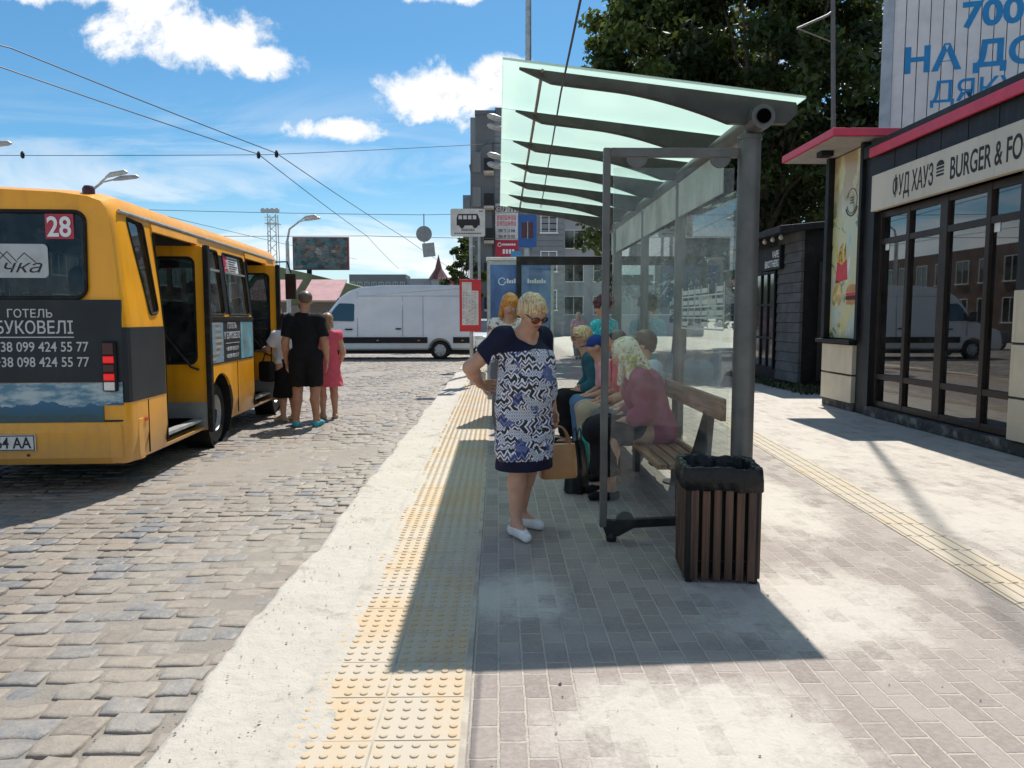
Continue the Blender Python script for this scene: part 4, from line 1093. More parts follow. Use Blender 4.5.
for s_, z in (('+38 099 424 55 77', 1.245), ('+38 098 424 55 77', 1.115)): lettering(s_, .118, M['greyletter'], bus, (.815, -.009, z), FRONT, bold=.008, align='RIGHT', xs=.86)
g = MB(); g.box(.93, 1.05, -.045, .03, .90, 1.33); tlp = g.build('tail_lamp', M['black'], bus, bevel=.012)
for z0, z1, mm in ((1.215, 1.32, 'lamp_dark'), (1.145, 1.205, 'lamp_red'), (1.065, 1.135, 'lamp_dark'), (.995, 1.055, 'lamp_red'), (.91, .985, 'lamp_clear')):
    g = MB(); g.box(.945, 1.035, -.056, -.042, z0, z1); g.build('lens', M[mm], tlp, bevel=.008)
g = MB(); g.box(-1.02, -.925, -.045, .03, .90, 1.33); tl2 = g.build('tail_lamp', M['lamp_dark'], bus, bevel=.012)
g = MB(); g.lathe([(.05, 2.57), (.05, 2.64), (.035, 2.665), (.0, 2.67)], (.80, .16, 0), 16); g.build('marker_lamp', M['lamp_dark'], bus, True)
g = MB(); g.box(1.136, 1.142, .30, .36, .60, .63); g.build('side_reflector', M['red'], bus)
for y_, z0_, z1_ in ((.40, .30, .79), (3.3, .32, .98), (2.19, 1.0, 1.5)): g = MB(); g.box(1.122, 1.1345, y_, y_+.008, z0_, z1_); g.build('panel_seam', M['black'], bus)
g = MB(); g.box(-1.05, 1.07, -.008, .02, .637, .650); g.build('bumper_gap', M['black'], bus)
for x_ in (.30, -.30): g = MB(); g.lathe([(.012, 0), (.012, .006)], (x_, -.061, .36), 10, 'Y'); g.build('bumper_bolt', M['darksteel'], bus)
g = MB(); g.box(.485, .715, rear_y((0, 2.32))-.010+.012, rear_y((0, 2.32))+.012+.004, 2.20, 2.41); rs = g.build('route_plate', M['redsign'], bus)
lettering('28', .235, M['lettering'], rs, (.60, .0355, 2.222), (R(90), 0, 0), bold=.02, align='CENTER', xs=.86)
g = MB(); g.prism(rrect(-.5, .50, 1.87, 2.155, .04), .03, .036, 'Y'); ws = g.build('window_sheet', mat('white_sheet', (.42, .44, .45), .6), bus)
g = MB(); hz = 2.02
for a_, b_ in (((.10, 2.02), (.17, 2.09)), ((.17, 2.09), (.25, 2.0)), ((.02, 2.03), (.10, 2.10)), ((.10, 2.10), (.2, 1.99)), ((.25, 2.02), (.31, 2.08)), ((.31, 2.08), (.40, 2.0))): g.tube([(a_[0], .029, a_[1]), (b_[0], .029, b_[1])], .0035, 5)
g.build('house_drawing', M['ink'], ws)
lettering('чка', .15, M['ink'], ws, (.44, .0285, 1.915), FRONT, bold=-.004, align='RIGHT', xs=1.35, shear=.35)
# side panels with the hotel advertisement
g = MB(); P_ = [(1.094, -.005), (1.122, .022), (1.1335, .068), (1.1345, .14), (1.1345, .83)]; Q_ = [(x-.02, y+.012) for x, y in P_]
g.add([(x, y, z) for z in (.80, 1.45) for x, y in P_]+[(x, y, z) for z in (.80, 1.45) for x, y in Q_],
 [(i, i+1, 6+i, 5+i) for i in range(4)]+[(10+i+1, 10+i, 15+i, 16+i) for i in range(4)]+[(5+i, 6+i, 16+i, 15+i) for i in range(4)]+[(i+1, i, 10+i, 11+i) for i in range(4)]+[(0, 5, 15, 10), (4, 14, 19, 9)])
g.build('corner_panel', M['decal'], bus)
g = MB(); g.box(1.128, 1.1345, 2.15, 4.08, .985, 1.495); sp = g.build('side_panel', M['decal'], bus)
m, t, b = newmat('hotel_picture'); v = t.coord('Object'); X = t.sep(v)
wn_ = t.math('GREATER_THAN', t.math('PINGPONG', t.math('MULTIPLY', X[2], 1.), .035), .018)
n = t.noise(v, 3.5, 5)
c = t.mix(wn_, (.40, .37, .30), (.16, .15, .13)); c = t.mix(t.rng(n, .42, .58), c, (.20, .30, .38)); t.put(b.inputs['Base Color'], c); b.inputs['Roughness'].default_value = .35
g = MB(); g.box(1.13, 1.1365, 2.16, 2.72, 1.0, 1.48); g.build('hotel_picture', m, sp)
m, t, b = newmat('pool_picture'); v = t.coord('Object'); n = t.noise(v, 4.2, 5, .6)
t.put(b.inputs['Base Color'], t.ramp(n, [(.3, (.05, .18, .22)), (.47, (.22, .30, .28)), (.53, (.03, .35, .50)), (.66, (.32, .42, .42))])); b.inputs['Roughness'].default_value = .35
g = MB(); g.box(1.13, 1.1365, 3.48, 4.07, 1.0, 1.48); g.build('pool_picture', m, sp)
SIDE = (R(90), 0, R(90))
for s_, sz, z in (('ГОТЕЛЬ', .10, 1.40), ('У БУКОВЕЛІ', .115, 1.275), ('+38 099 424 55 77', .068, 1.125), ('+38 098 424 55 77', .068, 1.035)):
    lettering(s_, sz, M['greyletter'], sp, (1.136, 3.10, z), SIDE, bold=.012, align='CENTER', xs=1.0)
g = MB(); g.box(1.134, 1.138, 2.82, 3.40, 1.215, 1.222); g.build('panel_rule', M['greyletter'], sp)
pw = lambda y: side_x((0, y))
g = MB(); A = [(pw(z)-.008, y, z) for z in (2.10, 2.31) for y in (3.10, 3.74)]; B = [(x-.003, y, z) for x, y, z in A]; g.add(A+B, [(0, 1, 3, 2), (4, 6, 7, 5), (0, 4, 5, 1), (2, 3, 7, 6), (0, 2, 6, 4), (1, 5, 7, 3)]); rsh = g.build('route_sheet', mat('route_sheet', (.62, .62, .6), .5), bus)
g = MB(); A = [(pw(z)-.0055, y, z) for z in (2.10, 2.31) for y in (3.10, 3.29)]; B = [(x-.002, y, z) for x, y, z in A]; g.add(A+B, [(0, 1, 3, 2), (4, 6, 7, 5), (0, 4, 5, 1), (2, 3, 7, 6), (0, 2, 6, 4), (1, 5, 7, 3)]); g.build('route_square', M['redsign'], rsh)
lettering('28', .15, M['lettering'], rsh, (pw(2.15)-.004, 3.195, 2.15), (R(90+5.5), 0, R(90)), bold=.015, align='CENTER', xs=.8)
g = MB()
for k in range(6): g.bar((pw(2.285-.03*k)-.007, 3.33, 2.285-.03*k), (pw(2.285-.03*k)-.007, 3.70-.05*(k % 3), 2.285-.03*k), .004, .010)
g.build('route_text', M['ink'], rsh)
# wheels
for y in (2.62, 5.72):
    for sx in (1, -1):
        g = MB(); g.lathe([(.462, 0), (.462, .02)], (sx*.81-(.02 if sx < 0 else 0), y, .40), 28, 'X'); x0_ = .80 if sx > 0 else -1.10
        for k_ in range(28):
            a0_, a1_ = 2*PI*k_/28, 2*PI*(k_+1)/28; g.add([(xx, y+rr*math.cos(a_), .40+rr*math.sin(a_)) for rr in (.463, .478) for xx in (x0_, x0_+.30) for a_ in (a0_, a1_)], [(0, 1, 3, 2), (4, 6, 7, 5), (0, 2, 6, 4), (1, 5, 7, 3), (0, 4, 5, 1), (2, 3, 7, 6)])
        g.build('wheel_housing', M['black'], bus)
        w = bpy.data.objects.new('wheel', None); COL.objects.link(w); w.parent = bus; w.location = (sx*.93, y, .385); w.rotation_euler = (0, 0, 0 if sx > 0 else PI)
        g = MB(); g.lathe([(.22, -.12), (.34, -.12), (.375, -.09), (.385, -.05), (.385, .05), (.375, .09), (.34, .12), (.22, .12), (.22, -.12)], (0, 0, 0), 36, 'X', cap=False); g.build('tyre', M['rubber'], w, True)
        g = MB(); g.lathe([(.0, .05), (.09, .06), (.11, .03), (.19, .03), (.215, .115), (.225, .115), (.225, -.1)], (0, 0, 0), 28, 'X'); g.build('rim', M['galv'], w, True)
for sx in (-1, 1):
    g = MB(); g.box(sx*.9-.17, sx*.9+.17, L-.02, L+.02, .75, .95); g.build('headlight', M['lamp_clear'], bus, bevel=.02)
g = MB(); g.tube([(1.0, L-.2, 2.45), (1.12, L+.12, 2.48), (1.16, L+.2, 2.3)], .014, 8); g.box(1.07, 1.24, L+.16, L+.24, 1.85, 2.28); g.build('mirror', M['black'], bus, bevel=.015)
g = MB(); g.box(-1.0, 1.0, .4, L-.4, .22, .40); g.box(-.06, .06, .05, .3, .3, .36); g.build('chassis', M['black'], bus)
# ------------------------------------------------------------------ burger shop
SHOPX = 5.5
shop = thing('burger_shop', (5.5, 8.0, 0), 'dark single-storey burger shop with a cream sign board, red roof edge and tall glazed front', 'shop')
def SP(mb, name, m, parent=None, **k): return loc(mb, shop).build(name, m, parent or shop, **k)
g = MB(); g.box(5.52, 11, 11.22, 11.60, 0, 3.9); g.box(5.9, 11, 2.0, 2.2, 0, 3.9); g.box(10.8, 11, 2.2, 11.22, 0, 3.9); g.box(5.52, 5.9, 1.8, 3.6, 0, 3.0); g.box(5.56, 5.9, 7.15, 8.12, 0, 3.0)
g.box(5.57, 5.75, 3.6, 7.15, 0, .20); g.box(5.60, 11, 11.6, 12.75, 0, 4.07); SP(g, 'wall', M['charcoal'])
g = MB(); g.box(5.65, 10.8, 2.2, 11.22, .02, .06); SP(g, 'shop_floor', mat('shop_floor', (.2, .17, .14), .35))
g = MB(); g.box(5.45, 11.2, 1.8, 11.48, 3.80, 3.97); SP(g, 'roof', M['charcoal'], bevel=.01)
g = MB(); g.box(5.40, 5.448, 1.8, 11.2, 3.77, 3.90); SP(g, 'roof_edge', M['redroof'], bevel=.006)
g = MB(); g.box(5.42, 5.448, 1.8, 11.19, 3.902, 3.985); SP(g, 'parapet_strip', M['charcoal'], bevel=.004)
g = MB(); g.box(5.50, 5.54, 1.8, 11.2, 3.50, 3.79)
k = 1.85
while k < 11.1: g.box(5.494, 5.50, k, k+.53, 3.52, 3.78); k += .55
SP(g, 'fascia', M['charcoal'])
g = MB(); g.box(5.43, 5.52, 1.8, 11.15, 2.99, 3.50); sg = SP(g, 'sign_board', M['signcream'], bevel=.008)
LR = (R(90), 0, R(-90))
def SL(s, size, m, parent, x, y, z, xs, bold=0., name='lettering'):
    o = lettering(s, size, m, parent, (x-5.5, y-8., z), LR, name, bold, 'LEFT', xs); return o
SL('ФУД ХАУЗ', .37, M['ink'], sg, 5.428, 10.55, 3.11, .52, .010)
SL('BURGER & FOOD', .37, M['ink'], sg, 5.428, 9.22, 3.11, .56, .010)
g = MB()
for z0, z1, r in ((3.19, 3.215, .01), (3.235, 3.255, .008), (3.275, 3.30, .01)): g.prism(rrect(9.34, 9.50, z0, z1, r), 5.426, 5.431, 'X')
g.prism([(9.42+.08*math.cos(a), 3.315+.065*math.sin(a)) for a in np.linspace(0, PI, 12)], 5.426, 5.431, 'X'); SP(g, 'burger_icon', M['ink'], None)
# glazed front
mull = [11.20, 10.44, 9.60, 8.72, 8.14]
g = MB()
for i, y in enumerate(mull): w = .05 if i != 2 else .09; g.box(5.60, 5.70, y-w, y+w-.02, .18, 2.99)
for z0, z1 in ((2.90, 2.99), (2.52, 2.60), (.55, .63), (.14, .23)): g.box(5.607, 5.692, 8.12, 11.22, z0, z1)
SP(g, 'window_frame', M['frame'], bevel=.006)
for y0, y1 in zip(mull[1:], mull[:-1]):
    for z0, z1 in ((.23, .55), (.63, 2.52), (2.60, 2.90)):
        g = MB(); g.box(5.645, 5.653, y0+.05, y1-.05, z0, z1); SP(g, 'window_pane', M['shopglass'])
for y in (3.65, 4.8, 5.95, 7.1):
    g = MB(); g.box(5.60, 5.70, y-.05, y+.05, .2, 2.99); SP(g, 'mullion', M['frame'])
for y0 in (3.7, 4.85, 6.0):
    g = MB(); g.box(5.645, 5.653, y0, y0+1.05, .22, 2.98); SP(g, 'window_pane', M['shopglass'])
for y, z in ((11.05, 2.43), (8.62, 2.42)):
    g = MB(); g.box(5.638, 5.643, y-.07, y+.03, z, z+.10); SP(g, 'door_sticker', M['white'])
# dark interior things
g = MB(); g.box(8.6, 9.2, 4, 10.5, .06, 1.1); SP(g, 'counter', mat('counter', (.12, .08, .06), .5))
for y in (9.2, 10.6):
    g = MB(); g.box(6.2, 6.9, y-.3, y+.3, .74, .78); g.box(6.5, 6.58, y-.04, y+.04, .06, .74); SP(g, 'table', M['black'])
# cladding panels at the right, plinth
for z0, z1 in ((.16, .60), (.625, 1.17), (1.195, 1.74)):
    g = MB(); g.box(5.42, 5.558, 6.9, 7.94, z0, z1); SP(g, 'cladding_panel', M['beige'], bevel=.008)
g = MB(); g.box(5.47, 5.60, 3.6, 11.22, 0, .135); SP(g, 'plinth', M['plinth'], bevel=.012)
# advertising pier with its canopy
for z0, z1 in ((.13, .545), (.575, 1.03)):
    g = MB(); g.box(5.46, 5.60, 11.62, 12.72, z0, z1); SP(g, 'pier_panel', M['beige'], bevel=.008)
g = MB(); g.box(5.50, 5.6, 11.6, 12.74, .0, .125); SP(g, 'pier_plinth', M['plinth'])
g = MB(); g.box(5.38, 5.62, 11.58, 12.82, 1.05, 1.11); SP(g, 'shelf', M['black'], bevel=.006)
g = MB(); g.box(5.46, 5.60, 12.68, 12.80, 1.11, 4.07); g.box(5.46, 5.60, 11.52, 11.60, 1.11, 4.07); SP(g, 'pier_post', M['black'], bevel=.006)
m, t, b = newmat('food_poster'); v = t.coord('Object'); X = t.sep(v)
n = t.noise(t.vscale(v, (1, 1.6, .8)), 1.6, 5, .6, .5)
c = t.mix(t.rng(n, .38, .62), (.58, .52, .22), (.40, .50, .46)); c = t.mix(t.rng(t.noise(v, 2.4, 4, .6, 1.), .55, .62), c, (.13, .19, .06)); c = t.mix(t.rng(t.noise(t.vscale(v, (1, 3, 1)), 2.1, 3, .5, .5), .60, .66), c, (.66, .66, .60))
top = t.rng(X[2], 2.9, 3.7); c = t.mix(t.math('MULTIPLY', top, t.rng(n, .4, .5)), c, (.42, .31, .16))
t.put(b.inputs['Base Color'], c); b.inputs['Roughness'].default_value = .3
g = MB(); g.box(5.555, 5.59, 11.61, 12.67, 1.13, 4.05); po = SP(g, 'food_poster', m)
def PP(mb, name, m): return loc(mb, shop).build(name, m, po)
x0, x1 = 5.549, 5.556
g = MB(); g.prism([(12.50, 2.02), (12.08, 2.06), (12.13, 2.38), (12.28, 2.30), (12.45, 2.36)], x0, x1, 'X'); PP(g, 'fries_box', M['red'])
g = MB()
for k in range(11): a = rnd.uniform(-.25, .25); y = 12.16+.028*k; g.bar((x0+.003, y, 2.30), (x0+.003, y+a*.3, 2.56+rnd.uniform(-.05, .08)), .024, .006, up=(1, 0, 0))
PP(g, 'fries', mat('fries', (.72, .42, .06), .5))
cb = mat('bun', (.46, .22, .07), .5); g = MB(); g.prism([(11.90+.20*math.cos(a), 1.86+.12*math.sin(a)) for a in np.linspace(0, PI, 14)], x0, x1, 'X'); g.prism(rrect(11.71, 12.09, 1.66, 1.73, .03), x0, x1, 'X'); PP(g, 'bun', cb)
g = MB(); g.prism(rrect(11.69, 12.11, 1.735, 1.80, .03), x0-.001, x1, 'X'); PP(g, 'patty', mat('patty', (.09, .03, .02), .6))
g = MB(); g.prism(rrect(11.69, 12.11, 1.803, 1.85, .02), x0-.0015, x1, 'X'); PP(g, 'tomato', M['red'])
g = MB(); g.prism([(12.42+.17*math.cos(a), 1.84+.21*math.sin(a)) for a in np.linspace(0, 2*PI, 18)[:-1]], x0, x1, 'X'); PP(g, 'wrap', mat('wrap', (.55, .40, .16), .5, 0, .4, 9, dirt=(.12, .25, .04), dirt_amt=1.))
g = MB(); g.tube([(x0+.003, 12.02+.17*math.cos(a), 3.28+.19*math.sin(a)) for a in np.linspace(.35, 2*PI-.35, 24)], .006, 5); g.tube([(x0+.003, 12.02+.21*math.cos(a), 3.28+.23*math.sin(a)) for a in np.linspace(3.6, 5.8, 12)], .012, 5)
for z0 in (3.24, 3.28, 3.32): g.box(x0, x1, 11.97, 12.07, z0, z0+.02)
PP(g, 'poster_emblem', mat('poster_ink', (.12, .09, .06), .6))
g = MB(); g.box(4.86, 6.3, 11.2, 13.2, 4.085, 4.20); cn = SP(g, 'canopy', M['redroof'], bevel=.01)
g = MB(); g.box(4.90, 6.26, 11.24, 13.16, 4.072, 4.083); SP(g, 'canopy_soffit', mat('soffit', (.35, .33, .32), .6), cn)
g = MB(); g.box(5.08, 5.28, 12.1, 12.3, 3.99, 4.07); SP(g, 'floodlight', M['black'], cn, bevel=.01)

# donation board behind the roof
bb = thing('billboard', (7.15, 14.3, 0), 'large white slatted board with blue Ukrainian lettering rising behind the burger shop roof', 'billboard', R(-20))
g = MB(); wslat = mat('white_slats', (.62, .64, .66), .5, 0, .06, 3, dirt=(.4, .4, .4), dirt_amt=.3)
for k in range(26): g.box(.10+.20*k, .10+.20*k+.185, -.02, .02, 4.15, 8.1)
g.build('slats', wslat, bb)
g = MB(); g.box(.10, 5.3, .021, .05, 4.15, 8.1); g.build('backing', M['charcoal'], bb)
g = MB(); g.box(-.08, .09, -.05, .09, 3.0, 8.2); g.box(.1, 5.3, -.04, .06, 8.11, 8.2); g.build('edge_frame', mat('blue_grey_frame', (.33, .40, .46), .5), bb)
g = MB()
for x in (.3, 2.6, 5.0): g.box(x-.08, x+.08, .06, .2, 0, 8.0)
g.build('post', M['galv'], bb)
for s_, x, z, sz, xs, bo in (('700 000', 1.18, 6.60, .60, 1.06, .032), ('НА ДОПОМОГУ', .26, 5.90, .60, 1.10, .030), ('ДЯКУЄМО', .72, 5.33, .52, 1.0, .006)):
    lettering(s_, sz, M['blueletter'], bb, (x, -.024, z), FRONT, bold=bo, xs=xs)
# street lamp behind the shop, unseen top lengthened to throw a thin pavement shadow
lp = thing('street_lamp', (6.25, 13.95, 0), 'slender grey street lamp with one long arm rising beside the white board', 'street lamp')
g = MB(); g.tube([(0, 0, 0), (-.16, 0, 4), (-.8, 0, 20)], [.05, .04, .03], 12); g.build('pole', mat('dull_pole', (.12, .12, .12), .6, .2), lp, True)
g = MB(); g.tube([(-.27, 0, 6.9), (-.4, -.05, 6.8), (-.95, -.1, 6.55)], .022, 8); g.tube([(-.9, -.1, 6.54), (-.5, -.05, 6.42), (-.25, 0, 6.35)], .012, 8); g.build('arm', mat('dull_arm', (.2, .2, .2), .6, .2), lp, True)

# dark kiosk
kk = thing('kiosk', (6.25, 15.6, 0), 'dark timber-clad vape kiosk with a lattice window left of the burger shop', 'kiosk')
planks = mat('grey_planks', (.075, .075, .075), .75, 0, .25, 3, dirt=(.16, .15, .14), dirt_amt=.5)
g = MB()
for k in range(15): g.prism([(-.02-.012, .10+.21*k), (.04, .10+.21*k), (.04, .30+.21*k), (-.012, .30+.21*k)], 0.05, 1.35, 'Y')
g.build('plank_wall', planks, kk)
g = MB(); g.box(.04, 3.2, .05, 4.2, .05, 3.25); g.build('wall', M['black'], kk)
g = MB(); g.prism([(-.55, 3.18), (3.3, 3.55), (3.3, 3.68), (-.55, 3.31)], -.15, 4.4, 'Y'); g.build('roof', M['charcoal'], kk, bevel=.01)
g = MB()
for k in range(9): g.lathe([(.0, 3.05), (.045, 3.08), (.05, 3.12), (.02, 3.17)], (-.40, .2+.48*k, 0), 10)
g.build('string_lights', mat('bulb', (.5, .48, .42), .3), kk)
g = MB(); g.box(-.05, .03, 1.40, 3.1, .3, 2.5); wf = g.build('window', M['darkglass'], kk)
g = MB()
for y in (1.40, 1.82, 2.25, 2.68, 3.1): g.box(-.08, -.052, y-.03, y+.03, .3, 2.5)
for z in (.33, 1.0, 1.75, 2.47): g.box(-.075, -.054, 1.4, 3.1, z-.025, z+.025)
g.build('lattice', M['black'], wf)
g = MB(); g.box(-.12, -.02, .98, 2.25, 2.52, 3.02); sgn = g.build('sign', M['black'], kk, bevel=.008)
for s_, z in (('VAPE', 2.78), ('BROTHERS', 2.58)): lettering(s_, .22, M['lettering'], sgn, (-.122, 1.05, z), LR, bold=.01, align='RIGHT', xs=.8)
g = MB(); g.box(.35, 1.55, -.02, .045, .15, 2.6); g.build('door', mat('kiosk_door', (.03, .026, .026), .5), kk, bevel=.01)
# fence panels beyond the kiosk
# weeds
m, t, b = newmat('weed_leaf'); t.put(b.inputs['Base Color'], t.mix(t.noise(t.pos(), 5, 3), (.02, .032, .012), (.06, .075, .022))); b.inputs['Roughness'].default_value = .7; M['weed'] = m
g = MB()
for k in range(800):
    x, y = rnd.uniform(5.75, 6.25), rnd.uniform(14.2, 19.5)
    if rnd.random() < .3: x, y = rnd.uniform(6.0, 7.2), rnd.uniform(14.5, 15.5)
    h_, a = rnd.uniform(.04, .12), rnd.uniform(0, 2*PI); w = rnd.uniform(.015, .04); dx, dy = math.cos(a), math.sin(a); le = rnd.uniform(.02, .10)
    g.add([(x-dy*w, y+dx*w, 0), (x+dy*w, y-dx*w, 0), (x+dx*le+dy*w*.3, y+dy*le-dx*w*.3, h_), (x+dx*le*1.4, y+dy*le*1.4, h_*1.1)], [(0, 1, 2), (0, 2, 3)])
tag(g.build('weeds', M['weed'], fix=False), kind='stuff')

# ------------------------------------------------------------------ trees
m, t, b = newmat('leaves'); 
rn = t.new('ShaderNodeAttribute', attribute_name='tone').outputs['Fac']
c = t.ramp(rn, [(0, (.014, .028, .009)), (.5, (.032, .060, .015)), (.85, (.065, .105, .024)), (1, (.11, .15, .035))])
t.put(b.inputs['Base Color'], c); b.inputs['Roughness'].default_value = .5; b.inputs['Specular IOR Level'].default_value = .35
tr = t.new('ShaderNodeBsdfTranslucent'); t.put(tr.inputs[0], t.mix(.5, c, (.16, .19, .03))); mx = t.new('ShaderNodeMixShader'); mx.inputs[0].default_value = .28
t.l.new(b.outputs[0], mx.inputs[1]); t.l.new(tr.outputs[0], mx.inputs[2]); t.l.new(mx.outputs[0], t.n['Material Output'].inputs[0]); M['leaves'] = m
M['bark'] = mat('bark', (.07, .055, .042), .9, 0, .3, 8, bump=.8, bscale=14)
def tree(x, y, h, r, z0, nclump, per, leaf, label, seed, group=None, sy=1., light=0.):
    rr = np.random.default_rng(seed); q = random.Random(seed)
    tr_ = thing('tree', (x, y, 0), label, 'tree', 0, group)
    g = MB(); lean = q.uniform(-.3, .3); fork = z0+(h-z0)*.15
    g.tube([(0, 0, -.1), (lean*.3, 0, fork*.5), (lean, 0, fork)], [r*.075, r*.06, r*.05], 12)
    cl = []
    for k in range(nclump):
        while True:
            p = rr.uniform(-1, 1, 3)
            if p @ p < 1: break
        p *= (.55+.45*(p @ p)**.5)/max(.35, (p @ p)**.5) if (p @ p) < .2 else 1
        wz = 1-.35*max(0, p[2])
        cl.append(np.array((p[0]*r*wz, p[1]*r*wz*sy, (z0+h)/2+p[2]*(h-z0)/2)))
    for c_ in cl[::max(1, nclump//26)]:
        mid = Vector((lean, 0, fork)).lerp(Vector(c_), .5)+Vector((q.uniform(-.3, .3), q.uniform(-.3, .3), .3))
        g.tube([(lean, 0, fork-.2), mid, Vector(c_)], [r*.028, r*.016, r*.005], 6)
    g.build('trunk', M['bark'], tr_, True)
    n = nclump*per; C = np.repeat(np.array(cl), per, 0); cs = rr.uniform(.35, 1.0, nclump)*r*.27
    o = rr.standard_normal((n, 3)); o /= np.linalg.norm(o, axis=1)[:, None]; o *= (rr.random(n)**.45)[:, None]*np.repeat(cs, per)[:, None]; o[:, 2] *= .62
    P = C+o; a = rr.standard_normal((n, 3)); a /= np.linalg.norm(a, axis=1)[:, None]; b_ = np.cross(a, rr.standard_normal((n, 3))); b_ /= np.linalg.norm(b_, axis=1)[:, None]
    s_ = rr.uniform(.6, 1.25, n)[:, None]*leaf
    V = np.stack([P-a*s_*.6, P+b_*s_*.34, P+a*s_*.7, P-b_*s_*.34], 1).reshape(-1, 3); Q = np.arange(4*n).reshape(-1, 4)
    me = mesh_np('crown', V, Q); at = me.attributes.new('tone', 'FLOAT', 'FACE')
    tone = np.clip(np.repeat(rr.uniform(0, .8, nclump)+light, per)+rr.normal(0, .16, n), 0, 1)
    if len(me.polygons) == n: at.data.foreach_set('value', tone.astype(np.float32))
    link_mesh('crown', me, M['leaves'], tr_)
    return tr_
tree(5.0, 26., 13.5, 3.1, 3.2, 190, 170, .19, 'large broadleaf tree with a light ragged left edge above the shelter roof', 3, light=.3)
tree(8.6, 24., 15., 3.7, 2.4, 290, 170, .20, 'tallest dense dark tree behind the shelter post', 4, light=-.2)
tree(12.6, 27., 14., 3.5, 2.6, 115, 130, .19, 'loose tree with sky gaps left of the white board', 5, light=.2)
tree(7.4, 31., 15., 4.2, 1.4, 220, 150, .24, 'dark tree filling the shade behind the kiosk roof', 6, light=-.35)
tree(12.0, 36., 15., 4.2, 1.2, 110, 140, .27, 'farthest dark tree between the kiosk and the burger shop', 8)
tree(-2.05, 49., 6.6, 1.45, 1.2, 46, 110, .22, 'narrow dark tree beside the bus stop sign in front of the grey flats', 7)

# ------------------------------------------------------------------ bus stop sign, stub, poles, wires
ss = thing('bus_stop_sign', (-.60, 16.4, 0), 'bus stop post with a white bus plate and a red framed timetable', 'bus stop sign')
g = MB(); g.tube([(.03, 0, 0), (.03, 0, 3.7)], .04, 10); g.tube([(.20, .12, 1.9), (.20, .12, 3.7)], .03, 8); g.build('post', M['galv'], ss, True)
g = MB(); g.prism(rrect(-.40, .33, 3.17, 3.75, .04), -.075, -.055, 'Y'); pl = g.build('sign_plate', mat('sign_plate', (.56, .56, .54), .4), ss)
g = MB(); g.prism(rpoly([(-.27, 3.40), (.22, 3.40), (.22, 3.52), (.17, 3.64), (-.24, 3.64), (-.27, 3.55)], .02), -.079, -.0745, 'Y')
ic = g.build('bus_symbol', M['ink'], pl)
g = MB()
for x in (-.23, -.13, -.03, .07): g.box(x, x+.075, -.081, -.078, 3.53, 3.61)
g.build('bus_windows', mat('sign_white', (.56, .56, .54), .4), ic)
g = MB()
for x in (-.16, .12): g.lathe([(.055, 0), (.055, .006)], (x, -.083, 3.40), 16, 'Y')
g.build('bus_wheels', M['ink'], ic)
lettering('Вокзал', .085, M['ink'], pl, (-.03, -.077, 3.285), FRONT, bold=.01, align='CENTER')
g = MB()
for k in range(12): g.box(-.32+.048*k, -.32+.048*k+.036, -.078, -.0745, 3.225, 3.245)
g.box(.2, .29, -.078, -.0745, 3.69, 3.705); g.build('small_text', M['ink'], pl)
g = MB(); g.box(-.22, .24, -.085, -.045, 1.16, 2.27); tt = g.build('timetable_frame', M['red'], ss, bevel=.008)
g = MB(); g.box(-.165, .185, -.089, -.083, 1.30, 2.21); sh_ = g.build('timetable_sheet', mat('timetable_paper', (.62, .61, .58), .5), tt)
g = MB(); g.box(.04, .186, -.0925, -.0885, 2.03, 2.212); g.build('route_block', M['red'], sh_)
g = MB()
for r_ in range(22):
    for c_ in range(5):
        if rnd.random() < .72: g.box(-.15+.062*c_, -.15+.062*c_+rnd.uniform(.02, .05), -.0915, -.0885, 1.33+.031*r_, 1.33+.031*r_+.011)
g.build('timetable_print', mat('grey_print', (.22, .22, .23), .6), sh_)
st = thing('bollard', (-.38, 16.6, 0), 'short grey bollard stub beside the bus stop post', 'bollard')
g = MB(); g.lathe([(.115, 0), (.115, .27), (.10, .29), (.0, .295)], (0, 0, 0), 16); g.build('stub', M['concrete'], st, True)
g = MB(); g.lathe([(.12, .2), (.12, .24)], (0, 0, 0), 16); g.build('band', M['galv'], st, True)
# tall pole with blue board and lamp heads
tp = thing('lamp_pole', (.98, 25., 0), 'tall grey pole carrying double lamp arms and a blue board above the shelter', 'pole')
g = MB(); g.tube([(0, 0, 0), (0, 0, 6), (0, 0, 13.5)], [.14, .11, .085], 12); g.build('pole', M['galv'], tp, True)
g = MB(); g.prism(rrect(-.33, .27, 3.72, 4.78, .06), -.17, -.13, 'Y'); bl = g.build('blue_board', mat('sign_blue', (.02, .11, .36), .4), tp)
g = MB(); g.box(-.22, .16, -.176, -.1725, 4.02, 4.52); g.build('board_square', mat('maroon_square', (.09, .035, .04), .5), bl)
g = MB(); g.box(-.03, -.005, -.178, -.1765, 4.0, 4.55); g.build('board_bar', M['galv'], bl)
g = MB(); g.box(-.56, -.22, -.16, -.13, 3.42, 3.60); g.build('small_plate', mat('pale_blue_plate', (.05, .28, .55), .4), tp)
for z in (7.85, 6.65):
    for dz in (0, -.30):
        g = MB(); g.tube([(0, 0, z-.5+dz), (-.5, -.05, z-.25+dz), (-.8, -.1, z-.1+dz)], .03, 8); a_ = g.build('arm', M['galv'], tp, True)
        g = MB(); g.lathe([(.02, 0), (.085, .08), (.10, .25), (.07, .48), (.02, .55)], (0, 0, 0), 12, 'X'); h_ = g.build('lamp_head', M['galv'], a_, True); h_.location = (-1.32, -.1, z+.04+dz); h_.rotation_euler = (0, R(14), 0)
